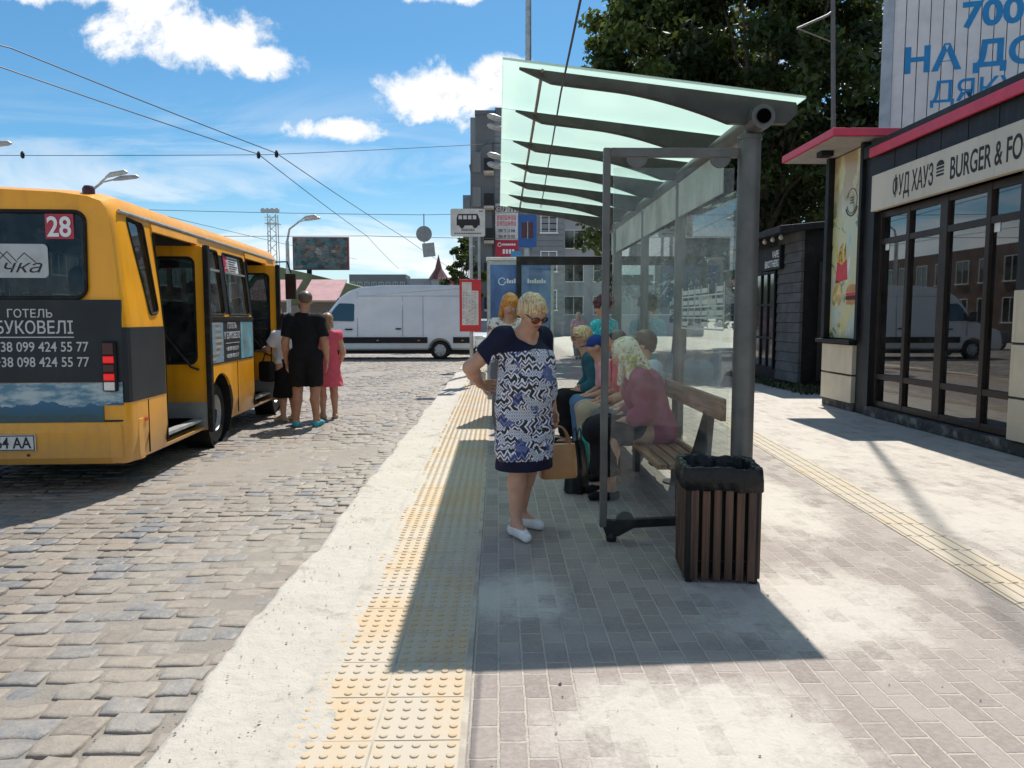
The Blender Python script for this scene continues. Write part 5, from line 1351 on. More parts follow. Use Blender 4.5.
def lamp_post(x, y, h, dirx, label, z0=-.1):
    o = thing('street_lamp', (x, y, z0), label, 'street lamp', 0, None)
    g = MB(); g.tube([(0, 0, 0), (0, 0, h-1.2)], [.16, .10], 10); g.tube([(0, 0, h-1.2), (dirx*.15, 0, h-.5), (dirx*.7, 0, h-.1)], [.07, .06, .045], 8); g.build('pole', M['galv'], o, True)
    for k, (dx, dy) in enumerate(((.75, -.4), (.75, .5))):
        g = MB(); g.tube([(dirx*.6, 0, h-.13), (dirx*1.0, dy*.6, h+.05)], .035, 6); a_ = g.build('arm', M['galv'], o, True)
        g = MB(); g.tube([(dirx*.95, dy*.6, h+.03), (dirx*1.2, dy*.8, h+.12), (dirx*1.75, dy, h+.20), (dirx*1.85, dy, h+.18)], [.04, .10, .09, .03], 8); g.build('lamp_head', M['galv'], a_, True)
    return o
lamp_post(-12.25, 45., 7.2, 1, 'double-armed street lamp standing beside the far billboard')
lamp_post(-15.85, 30., 6.85, 1, 'double-armed street lamp rising behind the yellow bus roof')
lamp_post(-17.6, 25., 7.0, 1, 'double-armed street lamp at the left edge above the bus')
# trolley wires
wm = mat('wire', (.035, .036, .04), .5)
def wire(pts, r, label, group):
    P_ = []
    for a_, b_ in zip(pts, pts[1:]):
        a_, b_ = Vector(a_), Vector(b_)
        for k in range(10):
            s_ = k/10; q = a_.lerp(b_, s_); q.z -= .02*4*s_*(1-s_)*(b_-a_).length*.12; P_.append(q)
    P_.append(Vector(pts[-1])); g = MB(); g.tube(P_, r, 5); o = g.build('overhead_wire', wm, None); c_ = P_[0].copy(); 
    for v_ in o.data.vertices: v_.co -= c_
    o.location = c_; return tag(o, label, 'wire', group)
GW = 'overhead trolley wires'
wire([(-13.5, 9., 5.95), (-9.2, 13.9, 6.0), (-6.7, 21.9, 6.02), (-7.2, 42.5, 5.95), (-9., 70, 5.9)], .013, 'lower of the two long trolley wires sweeping down from the left', GW)
wire([(-11.9, 9., 6.1), (-8.5, 13.9, 6.15), (-6.2, 21.9, 6.05), (-5.2, 42.5, 5.9), (-4., 70, 5.8)], .013, 'upper of the two long trolley wires sweeping down from the left', GW)
wire([(-20., 22, 6.0), (-6.5, 22., 6.03), (.98, 25.0, 7.1)], .009, 'thin span wire crossing under the clouds to the tall pole', GW)
wire([(-22, 42, 5.9), (-7.2, 42.5, 5.95), (2, 44, 5.95)], .015, 'far span wire carrying the hanging round sign', GW)
wire([(-20, 20, 5.75), (-15., 30., 5.9), (-11., 60., 6.0)], .012, 'trolley wire running low above the bus roof at the left', GW)
for (x, y, z) in ((-6.7, 21.9, 6.0), (-6.2, 21.9, 6.03), (-15.3, 22, 5.98), (-14.1, 22, 5.98), (-13.3, 22, 6.0)):
    o = thing('wire_hanger', (x, y, z), {0: 'black hanger clamp on the lower trolley wire under the span wire', 1: 'black hanger clamp on the upper trolley wire under the span wire'}.get(int(x == -6.2) if x > -7 else 9, 'small dark clamp on the span wire at the far left'), 'clamp', 0, 'clamps on the span wire')
    g = MB(); g.lathe([(.02, -.10), (.05, -.07), (.055, .04), (.02, .10)], (0, 0, 0), 8); g.build('clamp', M['black'], o)
hs = thing('hanging_sign', (-3.35, 35., 4.2), 'round traffic sign with a small plate below hanging from overhead wires', 'traffic sign')
g = MB(); g.lathe([(.0, 0), (.36, 0), (.36, .03), (0, .03)], (0, 0, 1.05), 24, 'Y'); g.build('disc', mat('sign_back', (.22, .23, .24), .5, .3), hs)
g = MB(); g.box(-.03, .55-.03, -.01, .02, .0, .62); o = g.build('plate', mat('plate_back', (.27, .28, .29), .5, .3), hs); o.rotation_euler = (0, R(-6), 0)
g = MB(); g.tube([(0, .045, .6), (0, .045, 1.95)], .02, 6); g.build('hanger', M['black'], hs)
wire([(-16, 35, 6.3), (-3.35, 35, 6.1), (2, 36, 6.4)], .012, 'span wire directly above the round hanging sign', GW)
wire([(.33, -6, 2.78), (.35, 3.2, 2.80), (.38, 4.7, 2.80), (.58, 10.4, 2.94)], .006, 'thin dark cable running under the glass roof of the shelter', None)

# ------------------------------------------------------------------ van, car
def car_wheel(x, y, r, w, parent, side):
    o = bpy.data.objects.new('wheel', None); COL.objects.link(o); o.parent = parent; o.location = (x, y, r)
    g = MB(); g.lathe([(r*.62, -w/2), (r*.9, -w/2), (r, -w/2+.04), (r, w/2-.04), (r*.9, w/2), (r*.62, w/2), (r*.62, -w/2)], (0, 0, 0), 28, 'Y', cap=False); g.build('tyre', M['rubber'], o, True)
    g = MB(); d_ = side*(w/2-.02)
    g.lathe([(0, d_), (r*.14, d_), (r*.16, d_-side*.02), (r*.6, d_-side*.045), (r*.64, d_), (r*.64, -d_)], (0, 0, 0), 24, 'Y')
    for k in range(7):
        a = 2*PI*k/7; g.bar((math.cos(a)*r*.12, d_-side*.01, math.sin(a)*r*.12), (math.cos(a)*r*.6, d_-side*.015, math.sin(a)*r*.6), .07, .03, up=(0, 1, 0))
    g.build('rim', M['galv'], o); return o
van = thing('delivery_van', (-3.85, 29.0, -.09), 'long white high-roofed delivery van parked across the end of the street', 'van')
# length along x, nose to -x, near side at y = -1
prof = [(-3.62, .35), (-3.66, .75), (-3.58, 1.05), (-2.62, 1.40), (-1.95, 2.28), (-1.62, 2.52), (-1.2, 2.66), (-.4, 2.74), (2.75, 2.74), (2.87, 2.68), (2.93, 1.4), (2.95, .38)]
W_ = 1.0; g = MB(); V = []; sl_ = [(-1., 0), (-.97, .03), (.97, .03), (1., 0)]
def hw(z): return 1.0-max(0, z-1.35)*.10
V = []; yy = (-1, -.94, .94, 1)
for j, s_ in enumerate(yy):
    ins_ = 0.06 if abs(s_) == 1 else 0
    for (x, z) in rpoly(prof, .10, 3):
        cx, cz = 0, 1.4
        V.append((cx+(x-cx)*(1-ins_*.28), s_*hw(z), cz+(z-cz)*(1-ins_*.9)))
n = len(V)//4; Fs = [tuple(range(n)), tuple(range(4*n-1, 3*n-1, -1))]+[(j*n+k, j*n+(k+1) % n, (j+1)*n+(k+1) % n, (j+1)*n+k) for j in range(3) for k in range(n)]
g.add(V, Fs); body = g.build('body', M['vanwhite'], van, True)
cc = []
for x in (-2.55, 1.72):
    g = MB(); g.lathe([(.43, -.0), (.43, .36)], (x, 0, .38), 26, 'Y'); o = g.build('c', M['black'], van); o.location = (0, -1.1, 0); cc.append(o)
    g = MB(); g.lathe([(.43, -.0), (.43, .36)], (x, 0, .38), 26, 'Y'); o = g.build('c', M['black'], van); o.location = (0, .74, 0); cc.append(o)
bpy.context.view_layer.update(); bool_apply(body, cc); body.data.set_sharp_from_angle(angle=R(32))
for x in (-2.55, 1.72):
    car_wheel(x, -.86, .36, .24, van, -1); car_wheel(x, .86, .36, .24, van, 1)
def side_panel(poly, name, m, off=.006, parent=van, sgn=-1):
    A = [(x, sgn*(hw(z)+off), z) for x, z in poly]; B = [(x, sgn*(hw(z)-.02), z) for x, z in poly]; n = len(poly)
    g = MB(); g.add(A+B, [tuple(range(n)), tuple(range(2*n-1, n-1, -1))]+[(i, (i+1) % n, n+(i+1) % n, n+i) for i in range(n)]); return g.build(name, m, parent)
side_panel(rpoly([(-2.42, 1.44), (-1.42, 1.42), (-1.40, 2.06), (-1.95, 2.08), (-2.12, 1.9)], .07), 'door_window', M['darkglass'])
side_panel([(-2.05, .62), (1.26, .62), (1.26, .84), (-2.05, .84)], 'lower_trim', M['black'], .02); side_panel([(2.2, .62), (2.9, .62), (2.9, .84), (2.2, .84)], 'lower_trim', M['black'], .02)
for x in (-1.30, -2.3, .35, 1.1):
    zt_ = 2.5 if x > -1.4 else 1.4
    if x > 0: zt_ = 2.35
    side_panel([(x-.008, .86), (x+.008, .86), (x+.008, zt_), (x-.008, zt_)], 'door_gap', mat('gap', (.30, .31, .33), .6), .003)
side_panel([(-1.25, 2.33), (2.8, 2.33), (2.8, 2.35), (-1.25, 2.35)], 'roof_seam', mat('seam', (.4, .41, .43), .5), .003)
g = MB(); g.box(-1.75, -1.48, -1.03, -.99, 1.10, 1.15); g.box(.1, .3, -1.03, -.99, 1.12, 1.17); g.build('door_handle', M['black'], van)
g = MB(); g.prism(rrect(-2.5, -2.28, 1.40, 1.78, .05), -1.22, -1.06, 'Y'); g.build('mirror', M['black'], van, bevel=.02)
g = MB(); V = [(-2.60, s_*.84, 1.44) for s_ in (-1, 1)]+[(-1.98, s_*.80, 2.27) for s_ in (-1, 1)]; V += [(x-.03, y, z+.02) for x, y, z in V]; g.add(V, [(0, 1, 3, 2), (4, 6, 7, 5), (0, 4, 5, 1), (2, 3, 7, 6), (0, 2, 6, 4), (1, 5, 7, 3)]); g.build('windscreen', M['darkglass'], van)
for s_ in (-1, 1):
    g = MB(); g.prism(rpoly([(-3.63, .85), (-3.25, .98), (-3.0, 1.22), (-3.4, 1.10)], .04), s_*.80-.14, s_*.80+.14, 'Y'); g.build('headlight', M['lamp_clear'], van)
    g = MB(); g.box(2.85, 2.94, s_*.88-.05, s_*.88+.05, 1.0, 1.5); g.build('tail_light', M['lamp_dark'], van)
for x in (-.6, .9, 2.5):
    g = MB(); g.box(x, x+.08, -1.025, -.99, .70, .74); g.build('side_marker', mat('amber', (.5, .2, .02), .3), van)
g = MB(); g.box(-3.2, 2.8, -.8, .8, .22, .42); g.build('underbody', M['black'], van)

def car(x, y, rz, paint, label, z=-.09):
    c = thing('parked_car', (x, y, z), label, 'car', rz, 'cars parked beyond the bus stop')
    lo = [(-2.1, .35), (-2.15, .62), (-2.05, .80), (-1.1, .93), (1.7, .98), (2.05, .92), (2.12, .6), (2.08, .32)]
    ca = [(-1.15, .90), (-.42, 1.40), (.2, 1.47), (1.1, 1.42), (1.8, .96)]
    g = MB(); V = []; 
    for s_, k_ in ((-.87, .97), (-.80, 1), (.80, 1), (.87, .97)):
        for p in rpoly(lo, .09, 3): V.append((p[0]*k_, s_, .62+(p[1]-.62)*k_))
    n = len(V)//4; g.add(V, [tuple(range(n)), tuple(range(4*n-1, 3*n-1, -1))]+[(j*n+k, j*n+(k+1) % n, (j+1)*n+(k+1) % n, (j+1)*n+k) for j in range(3) for k in range(n)])
    bd = g.build('body', paint, c, True)
    g = MB(); V = []
    for (px, pz) in ca:
        w = .80-.22*(pz-.9)/.57
        V += [(px, -w, pz), (px, w, pz)]
    n = len(ca); g.add(V, [tuple(2*i for i in range(n)), tuple(2*i+1 for i in range(n-1, -1, -1))]+[(2*i, 2*i+1, 2*((i+1) % n)+1, 2*((i+1) % n)) for i in range(n)]); g.build('glasshouse', M['darkglass'], c, bevel=.04)
    g = MB(); g.prism([(-.38, 1.41), (.2, 1.475), (1.08, 1.425), (1.06, 1.455), (.2, 1.505), (-.36, 1.44)], -.60, .60, 'Y'); g.build('roof', paint, c, bevel=.012)
    g = MB()
    for s_ in (-1, 1):
        for (a_, b_) in (((-1.12, .93), (-.42, 1.42)), ((.35, .95), (.35, 1.46)), ((1.75, .98), (1.1, 1.43))):
            wa, wb = .80-.22*(a_[1]-.9)/.57, .80-.22*(b_[1]-.9)/.57; g.bar((a_[0], s_*(wa+.005), a_[1]), (b_[0], s_*(wb+.005), b_[1]), .07, .03)
    g.build('pillar', paint, c)
    for s_ in (-1, 1):
        car_wheel(-1.32, s_*.76, .31, .2, c, s_); car_wheel(1.32, s_*.76, .31, .2, c, s_)
        g = MB(); g.prism(rrect(s_*.62-.17, s_*.62+.17, .66, .80, .04), -2.16, -2.02, 'X'); g.build('headlight', M['lamp_clear'], c)
        g = MB(); g.prism(rrect(s_*.66-.12, s_*.66+.12, .72, .90, .03), 2.0, 2.13, 'X'); g.build('tail_light', M['lamp_dark'], c)
        g = MB(); g.prism(rrect(-.75, -.55, .95, 1.08, .03), s_*.95-.08, s_*.95+.08, 'Y'); g.build('mirror', paint, c)
    g = MB(); g.box(-2.165, -2.1, -.45, .45, .45, .60); g.build('grille', M['black'], c)
    return c
carw = mat('car_white', (.7, .71, .72), .2, 0, .03, coat=.7); cars = mat('car_silver', (.30, .31, .33), .25, .7, .03, coat=.7); card = mat('car_navy', (.02, .03, .07), .2, 0, .03, coat=.7)
car(-.80, 34., R(74), carw, 'white car facing the street just right of the delivery van, behind the timetable')
car(.2, 42., R(82), cars, 'silver car parked behind the white car beyond the bus stop')
car(-11.6, 37., R(20), card, 'dark blue car beyond the front of the yellow bus')
car(-13.4, 43., R(15), cars, 'silver car farther off behind the dark blue car beyond the bus')

# ------------------------------------------------------------------ far buildings
def window_mat():
    return M['darkglass']
def block(name, x0, x1, y0, y1, z1, label, wallm, cols, rows, zf, dz, ww, wh, cat='apartment block', xs=None, balc=(), skip=(), framem=None):
    o = thing(name, ((x0+x1)/2, y0, -.1), label, cat); hx = (x1-x0)/2
    g = MB(); g.box(-hx, hx, 0, y1-y0, 0, z1); w_ = g.build('wall', wallm, o)
    for r_ in range(rows):
        for c_ in range(cols):
            if (r_, c_) in skip: continue
            cx = -hx+(c_+.5)*(2*hx/cols); cz = zf+r_*dz
            g = MB(); g.box(cx-ww/2, cx+ww/2, -.02, .05, cz, cz+wh); wi = g.build('window', M['darkglass'], o)
            g = MB(); q = .06
            for a in ((cx-ww/2-q, cx-ww/2+.01, cz-q, cz+wh+q), (cx+ww/2-.01, cx+ww/2+q, cz-q, cz+wh+q), (cx-.025, cx+.025, cz, cz+wh)): g.box(a[0], a[1], -.06, -.022, a[2], a[3])
            g.box(cx-ww/2, cx+ww/2, -.062, -.024, cz+wh-.01, cz+wh+q); g.box(cx-ww/2-.12, cx+ww/2+.12, -.14, -.024, cz-q-.04, cz)
            g.build('window_frame', framem or M['white'], wi)
            if c_ in balc and r_ > 0:
                g = MB(); g.box(cx-ww/2-.5, cx+ww/2+.5, -1.1, -.003, cz-.75, cz-.60); bl_ = g.build('balcony', M['concrete'], o)
                g = MB(); g.box(cx-ww/2-.5, cx+ww/2+.5, -1.1, -1.05, cz-.6, cz+.35)
                g.box(cx-ww/2-.5, cx-ww/2-.45, -1.05, -.03, cz-.6, cz+.35); g.box(cx+ww/2+.45, cx+ww/2+.5, -1.05, -.03, cz-.6, cz+.35); g.build('railing', M['charcoal'], bl_)
    return o
greyw = mat('grey_cladding', (.18, .195, .215), .6, 0, .1, .6); lightw = mat('pale_render', (.40, .42, .44), .85, 0, .08, .4, dirt=(.3, .3, .3), dirt_amt=.3); darkw = mat('dark_render', (.11, .12, .13), .7, 0, .1, .5)
fl = block('apartment_building', -2.1, 5.2, 60, 74, 16.9, 'tall dark grey apartment building with stacked balconies left of the shelter roof', greyw, 3, 5, 2.2, 3.0, 1.2, 1.5, skip=tuple((r_, c_) for r_ in range(5) for c_ in (0, 1)))
g = MB()
for k in range(36): g.box(-1.8, 3.7, -.035, -.003, 1.0+.44*k, 1.0+.44*k+.36)
g.build('cladding_boards', greyw, fl)
g = MB(); g.box(-3.65, -2.0, -.4, 12, 0, 13.2); g.prism([(-3.75, 13.2), (-2.0, 13.2), (-2.0, 15.1), (-2.7, 14.6)], -.4, 12, 'Y'); tw = g.build('bay', darkw, fl)
g = MB(); g.box(-3.2, -1.8, -.1, 10, 13.2, 17.1); g.box(-3.3, -1.7, -.2, 10, 17.1, 17.4); g.box(-1.75, 3.75, -.2, 14.2, 16.95, 17.6); g.build('roof_parapet', darkw, fl)
for k in range(5):
    g = MB(); z = 2.3+2.6*k; g.box(-2.6, -1.85, -1.5, -.45, z-.25, z-.08); bl_ = g.build('balcony', M['concrete'], fl)
    g = MB(); g.box(-2.6, -1.85, -1.5, -1.45, z-.08, z+.85); g.box(-1.9, -1.85, -1.45, -.45, z-.08, z+.85); g.build('railing', M['charcoal'], bl_)
    g = MB(); g.box(-3.5, -2.85, -.44, -.38, z, z+1.5); g.build('window', M['darkglass'], fl)
g = MB(); g.box(-4.3, -3.66, 1.0, 4.0, 6.5, 11.2); g.build('oriel', mat('blue_grey_render', (.18, .24, .30), .6), fl)
for k in range(3):
    g = MB(); g.box(-4.2, -3.75, .96, 1.02, 6.9+1.45*k, 7.9+1.45*k); g.build('oriel_window', M['darkglass'], fl)
# banner on the cladding
bn_ = thing('banner', (.68, 59.7, 6.2), 'white and red flat-sale banner fixed to the dark grey apartment building', 'banner')
g = MB(); g.box(-.87, .90, -.05, .0, 1.28, 4.05); g.build('white_field', mat('banner_white', (.55, .54, .54), .6), bn_)
g = MB(); g.box(-.87, .90, -.052, .0, 0, 1.27); rf = g.build('red_field', mat('banner_red', (.40, .02, .05), .6), bn_)
lettering('КВАРТИРИ', .62, M['ink'], bn_, (.015, -.056, 3.42), FRONT, bold=.015, align='CENTER', xs=.57)
bred = mat('banner_letter_red', (.50, .05, .07), .6)
for k, (s_, mm, z, bo) in enumerate(((14, bred, 2.82, 0), (14, bred, 2.36, 0))):
    g = MB()
    for i in range(7): g.box(-.74+.215*i, -.74+.215*i+.05, -.055, -.051, z, z+.34); g.box(-.74+.215*i+.10, -.74+.215*i+.15, -.055, -.051, z, z+.34); g.box(-.74+.215*i+.05, -.74+.215*i+.10, -.055, -.051, z+.14*(i % 3), z+.14*(i % 3)+.05)
    g.build('red_text', mm, bn_)
lettering('098 73 33 444', .36, M['ink'], bn_, (.015, -.056, 1.86), FRONT, bold=.012, align='CENTER', xs=.62)
lettering('096 49 20 003', .36, M['ink'], bn_, (.015, -.056, 1.42), FRONT, bold=.012, align='CENTER', xs=.62)
g = MB(); g.tube([(-.55+.14*math.cos(a), -.056, .92+.14*math.sin(a)) for a in np.linspace(0, 2*PI, 14)], .03, 5)
for k in range(7): g.box(-.33+.15*k, -.33+.15*k+.11, -.058, -.0525, .85, 1.0)
for k in range(4): g.box(-.3+.24*k, -.3+.24*k+.17, -.058, -.0525, .22, .56)
g.build('banner_print', M['lettering'], rf)
block('apartment_building', 5.6, 19, 70, 82, 13.5, 'pale apartment building with balconies seen beneath the shelter roof', lightw, 5, 4, 1.9, 3.0, 1.7, 1.6, balc=(2,))
# the far side of the street, which the shop windows mirror
bs = block('brick_building', -21, 21, 0, 12, 8., 'long dark brick building across the street behind the bus', mat('dark_brick', (.13, .085, .065), .85, 0, .2, .8), 12, 2, 1.2, 3.6, 1.9, 2.1)
bs.location = (-33, 67, -.1); bs.rotation_euler = (0, 0, R(90))
# far left: market halls, billboard, mast, towers
hall = thing('market_hall', (-17.5, 78, -.1), 'long market hall with a sloping green-grey roof behind the van', 'market hall')
g = MB(); g.box(-8, 9.5, 0, 14, 0, 3.4); g.build('wall', mat('hall_wall', (.25, .22, .2), .8), hall)
g = MB(); P0 = [(-9, 3.2), (-6, 7.0), (-1.5, 6.0), (4, 4.6), (10.2, 3.4), (10.2, 3.1), (-9, 2.9)]; g.prism(P0, -.8, 14.5, 'Y'); g.build('roof', mat('hall_roof', (.11, .15, .07), .7, 0, .25, .25, dirt=(.20, .21, .20), dirt_amt=.8), hall)
for i, (x, w, c_, lb_) in enumerate(((-13.4, 2.8, (.38, .20, .20), 'pink market awning nearest the lamp post behind the boarding passengers'), (-17.4, 3.6, (.40, .20, .2), 'dull pink market awning half hidden by the bus front'))):
    st_ = thing('market_stall', (x, 58+i*.3, -.1), lb_, 'market stall', 0, 'pink-roofed market stalls')
    g = MB(); g.box(-w/2+.1, w/2-.1, .2, 3, 0, 2.5); g.build('booth', mat('booth', (.12, .11, .1), .8), st_)
    g = MB(); g.prism([(-.6, 2.75), (3.2, 4.5), (3.2, 4.6), (-.6, 2.87)], -w/2, w/2, 'X'); g.build('awning', mat('awning', c_, .7, 0, .12, 1.2), st_)
bbd = thing('billboard', (-19.0, 83., -.1), 'far roadside billboard with a dark colourful picture on a single post', 'billboard')
g = MB(); g.box(-3.0, 3.0, -.15, .15, 6.7, 10.2); g.build('frame', mat('billboard_frame', (.25, .05, .05), .5), bbd)
m, t, b = newmat('billboard_picture'); v = t.coord('Object'); vo = t.new('ShaderNodeTexVoronoi', feature='F1'); t.put(vo.inputs['Vector'], t.vscale(v, (1, 1, 1.5))); vo.inputs['Scale'].default_value = 1.5
c = t.ramp(t.sep(vo.outputs['Color'])[0], [(0, (.03, .05, .05)), (.35, (.16, .20, .20)), (.5, (.05, .17, .20)), (.65, (.34, .19, .13)), (.8, (.04, .04, .05)), (1, (.42, .38, .35))]); c = t.mix(t.rng(t.noise(v, 2.2, 5, .7), .5, .66), c, (.05, .06, .07))
t.put(b.inputs['Base Color'], c); b.inputs['Roughness'].default_value = .4
g = MB(); g.box(-2.88, 2.8, -.19, -.151, 6.82, 10.08); g.build('picture', m, bbd)
g = MB(); g.tube([(-1.3, 0, 0), (-1.3, 0, 6.7)], .28, 12); g.build('post', M['black'], bbd, True)
ms = thing('lattice_mast', (-34.8, 120, -.1), 'lattice floodlight mast far off above the bus front', 'mast')
g = MB()
for sx in (-.75, .75):
    for sy in (-.75, .75): g.bar((sx, sy, 0), (sx*.8, sy*.8, 17.5), .12, .12)
for k in range(12):
    z = 1.45*k; s_ = 1
    for (a_, b_) in (((-.72, -.72), (.72, -.72)), ((.72, -.72), (-.72, -.72))): g.bar((a_[0], a_[1], z), (b_[0], b_[1], z+1.45), .08, .08)
g.build('lattice', M['galv'], ms)
g = MB(); g.box(-1., 1., -1., 1., 16.0, 16.12); g.box(-1., 1., -1., -.93, 16.9, 17.0); g.box(-1., 1., -1., -.93, 16.5, 16.56)
for k in range(4): g.lathe([(.0, 0), (.38, 0), (.38, .3), (0, .3)], (-1.05+.7*k, -1.5, 17.9), 12, 'Y')
g.build('floodlights', M['galv'], ms)
far1 = mat('far_wall_dark', (.10, .12, .14), .7, 0, .1, .1); far2 = mat('far_wall_blue', (.22, .26, .30), .7, 0, .1, .1); far3 = mat('far_wall_red', (.30, .09, .10), .7, 0, .1, .1)
block('apartment_block', -58, -36, 300, 316, 18.5, 'distant dark apartment block left of the spire above the van roof', far1, 8, 4, 3, 3.6, 1.6, 1.7)
block('apartment_block', -36, -24, 302, 318, 17.0, 'distant blue-grey apartment block nearest the spire', far2, 5, 4, 3, 3.4, 1.3, 1.6)
block('apartment_block', -20, -6, 304, 318, 17.5, 'distant red and grey apartment block right of the spire', far3, 5, 4, 3, 3.4, 1.3, 1.6)
tw = thing('spire_tower', (-23., 298, -.1), 'distant tower with a pointed dark red spire above the van roof', 'tower')
g = MB(); g.box(-2.6, 2.6, -2.6, 2.6, 0, 16.5); g.build('wall', far2, tw)
g = MB(); g.lathe([(4.2, 16.4), (3.6, 17.2), (1.4, 20.5), (0.05, 26)], (0, 0, 0), 8); g.build('spire', mat('spire_red', (.10, .035, .035), .6), tw)
g = MB(); g.box(-1.2, 1.2, -2.66, -2.58, 9, 13); g.build('window', M['darkglass'], tw)
m, t, b = newmat('wooded_slope'); v = t.pos(); t.put(b.inputs['Base Color'], t.mix(t.noise(v, .12, 8, .75), (.03, .05, .02), (.09, .11, .04))); b.inputs['Roughness'].default_value = .9
ys_ = np.linspace(340, 420, 14); xs_ = np.linspace(-420, 420, 160); Xg, Yg = np.meshgrid(xs_, ys_)
Zg = (10+3*np.sin(Xg*.021)+2*np.sin(Xg*.057+1)+1.2*np.sin(Xg*.19))*np.clip((Yg-338)/40, 0, 1)-1+nrng.random(Xg.shape)*1.6
tag(link_mesh('hills', grid_mesh('hills', Xg, Yg, Zg), m, None, True), kind='structure')
# ------------------------------------------------------------------ people in the scene
HM = dict(blond=hairmat('blond_hair', (.30, .20, .09), (.72, .56, .33)), brown=hairmat('brown_hair', (.03, .016, .010), (.10, .05, .03)), dark=hairmat('dark_hair', (.012, .009, .008), (.04, .028, .02)),
          maroon=hairmat('maroon_hair', (.04, .008, .012), (.12, .025, .03)), ginger=hairmat('ginger_hair', (.36, .12, .015), (.70, .33, .06)), grey=hairmat('grey_hair', (.25, .24, .23), (.6, .58, .55)), stubble=hairmat('cropped_hair', (.07, .045, .035), (.16, .11, .08)))
navy = cloth('navy_jersey', (.012, .014, .035)); blackc = cloth('black_cotton', (.010, .010, .012), .2)
whitec = cloth('white_cotton', (.70, .70, .72), .05); pinkd = cloth('coral_dress', (.62, .10, .14), .12); khaki = cloth('khaki_cotton', (.36, .29, .21)); redc = cloth('red_cotton', (.50, .03, .05)); teal = cloth('teal_jacket', (.03, .11, .14))
rose = cloth('rose_cardigan', (.27, .06, .105)); paleblue = cloth('pale_blue_shirt', (.40, .48, .55)); denim = cloth('denim', (.08, .16, .28)); greyc = cloth('grey_trousers', (.13, .13, .135)); pinkc = cloth('pink_cotton', (.62, .33, .36))
turq = floral('turquoise_print', (.03, .42, .46), [(.35, .66, .68), (.02, .22, .30)], 16, .55); scarfm = floral('yellow_print_scarf', (.66, .62, .50), [(.34, .36, .14), (.50, .42, .10), (.40, .16, .14)], 12, .56)
tealshoe = cloth('teal_shoe', (.05, .36, .42)); tan_shoe = cloth('tan_shoe', (.42, .33, .24)); blackshoe = cloth('black_shoe', (.015, .014, .014)); bluecap = cloth('blue_cap', (.02, .045, .19))
lensm = glass('brown_lens', (.80, .66, .57), .0, 1.); rimm = mat('dark_rim', (.06, .03, .025), .3)
def person(label, xy, rz, z=0, name='person', group=None): return thing(name, (xy[0], xy[1], z), label, 'person', rz, group)
def facing(dx, dy): return math.atan2(-dx, dy)

# the woman in the patterned dress
H = 1.655
p = person('blond woman in a navy dress with blue and white zigzag print, hand behind her hip', (.165, 5.07), facing(.62, -.78))
J = stand(H, hr=(R(2), R(33), R(4)))
J['hd'] = (.0, .095, H*.898); J['nek'] = (0, .015, H*.832)
# right arm bent with the hand behind the hip; left arm down to the bag
J['shR'] = (.162, -.01, 1.315); J['elR'] = (.325, -.15, 1.125); J['wrR'] = (.17, -.25, 1.0); J['hnR'] = (.06, -.245, .985); J['pnR'] = (0, 1, 0)
J['shL'] = (-.162, -.01, 1.315); J['elL'] = (-.25, -.05, 1.06); J['wrL'] = (-.275, .0, .83); J['hnL'] = (-.285, .02, .67); J['pnL'] = (1, 0, 0); J['curlL'] = 1.1
J['hipL'] = (-.09, 0, .86); J['hipR'] = (.09, 0, .86); J['knL'] = (-.062, .02, .47); J['knR'] = (.055, .06, .475); J['anL'] = (-.07, -.11, .082); J['anR'] = (.10, .05, .082); J['toeL'] = (-.12, .04, .03); J['toeR'] = (.14, .205, .03); J['knR'] = (.075, .05, .475)
f = Fig(J, 1.13, belly=1.55, bust=1.15); f.body(.0072, p, M['skin'])
sk = [cap((0, .02, 1.02), (0, .02, .60), .195, .207, (1.02, .80, 1)), cap((0, .02, .62), (0, .02, .40), .207, .205, (1.02, .80, 1)), ell((0, .08, 1.0), (.20, .145, .26))]
ax0 = f.V['nek']
def dm(c):
    mi = np.ones(len(c), int)                       # 1 print
    mi[(c[:, 2] > 1.228+.02*np.cos(c[:, 0]*9)) | (np.abs(c[:, 0]) > .262)*(c[:, 2] > 1.0)] = 0
    mi[c[:, 2] < .515] = 0
    return mi
f.top('dress', .0085, p, [navy, zigzag('zigzag_print')], sleeve=.62, d=.016, hem=.445, neck=-.022, wr=.0034, matfn=dm, skirt=sk, nsc=1.3)
f.shoes(.0065, p, M['shoewhite'], .009); f.hair('short', .0065, p, HM['blond']); f.glasses(p, lensm, rimm)
# bag she carries
rz = facing(.62, -.78)
def world(pt, o): return o.matrix_world @ Vector(pt)
hand = Vector((.165, 5.07, 0))+Matrix.Rotation(rz, 3, 'Z') @ Vector((-.30, .03, .68))
bg_ = thing('handbag', (hand.x, hand.y, .34), 'tan leather tote bag hanging from the hand of the woman in the patterned dress', 'handbag', R(14))
g = MB(); A = []
for z, w, d_ in ((0, .255, .12), (.012, .265, .13), (.12, .255, .115), (.235, .235, .07)):
    n = 24
    for k in range(n):
        a = 2*PI*k/n; c, s_ = math.cos(a), math.sin(a); q = (abs(c)**5+abs(s_)**5)**(-.2); A.append((q*c*w/2, q*s_*d_/2, z))
Fs = [(i*24+k, i*24+(k+1) % 24, (i+1)*24+(k+1) % 24, (i+1)*24+k) for i in range(3) for k in range(24)]+[tuple(range(23, -1, -1)), tuple(72+k for k in range(24))]
g.add(A, Fs); g.build('bag_body', mat('tan_leather', (.44, .22, .09), .45, 0, .1, 8, bump=.2, bscale=90), bg_, True)
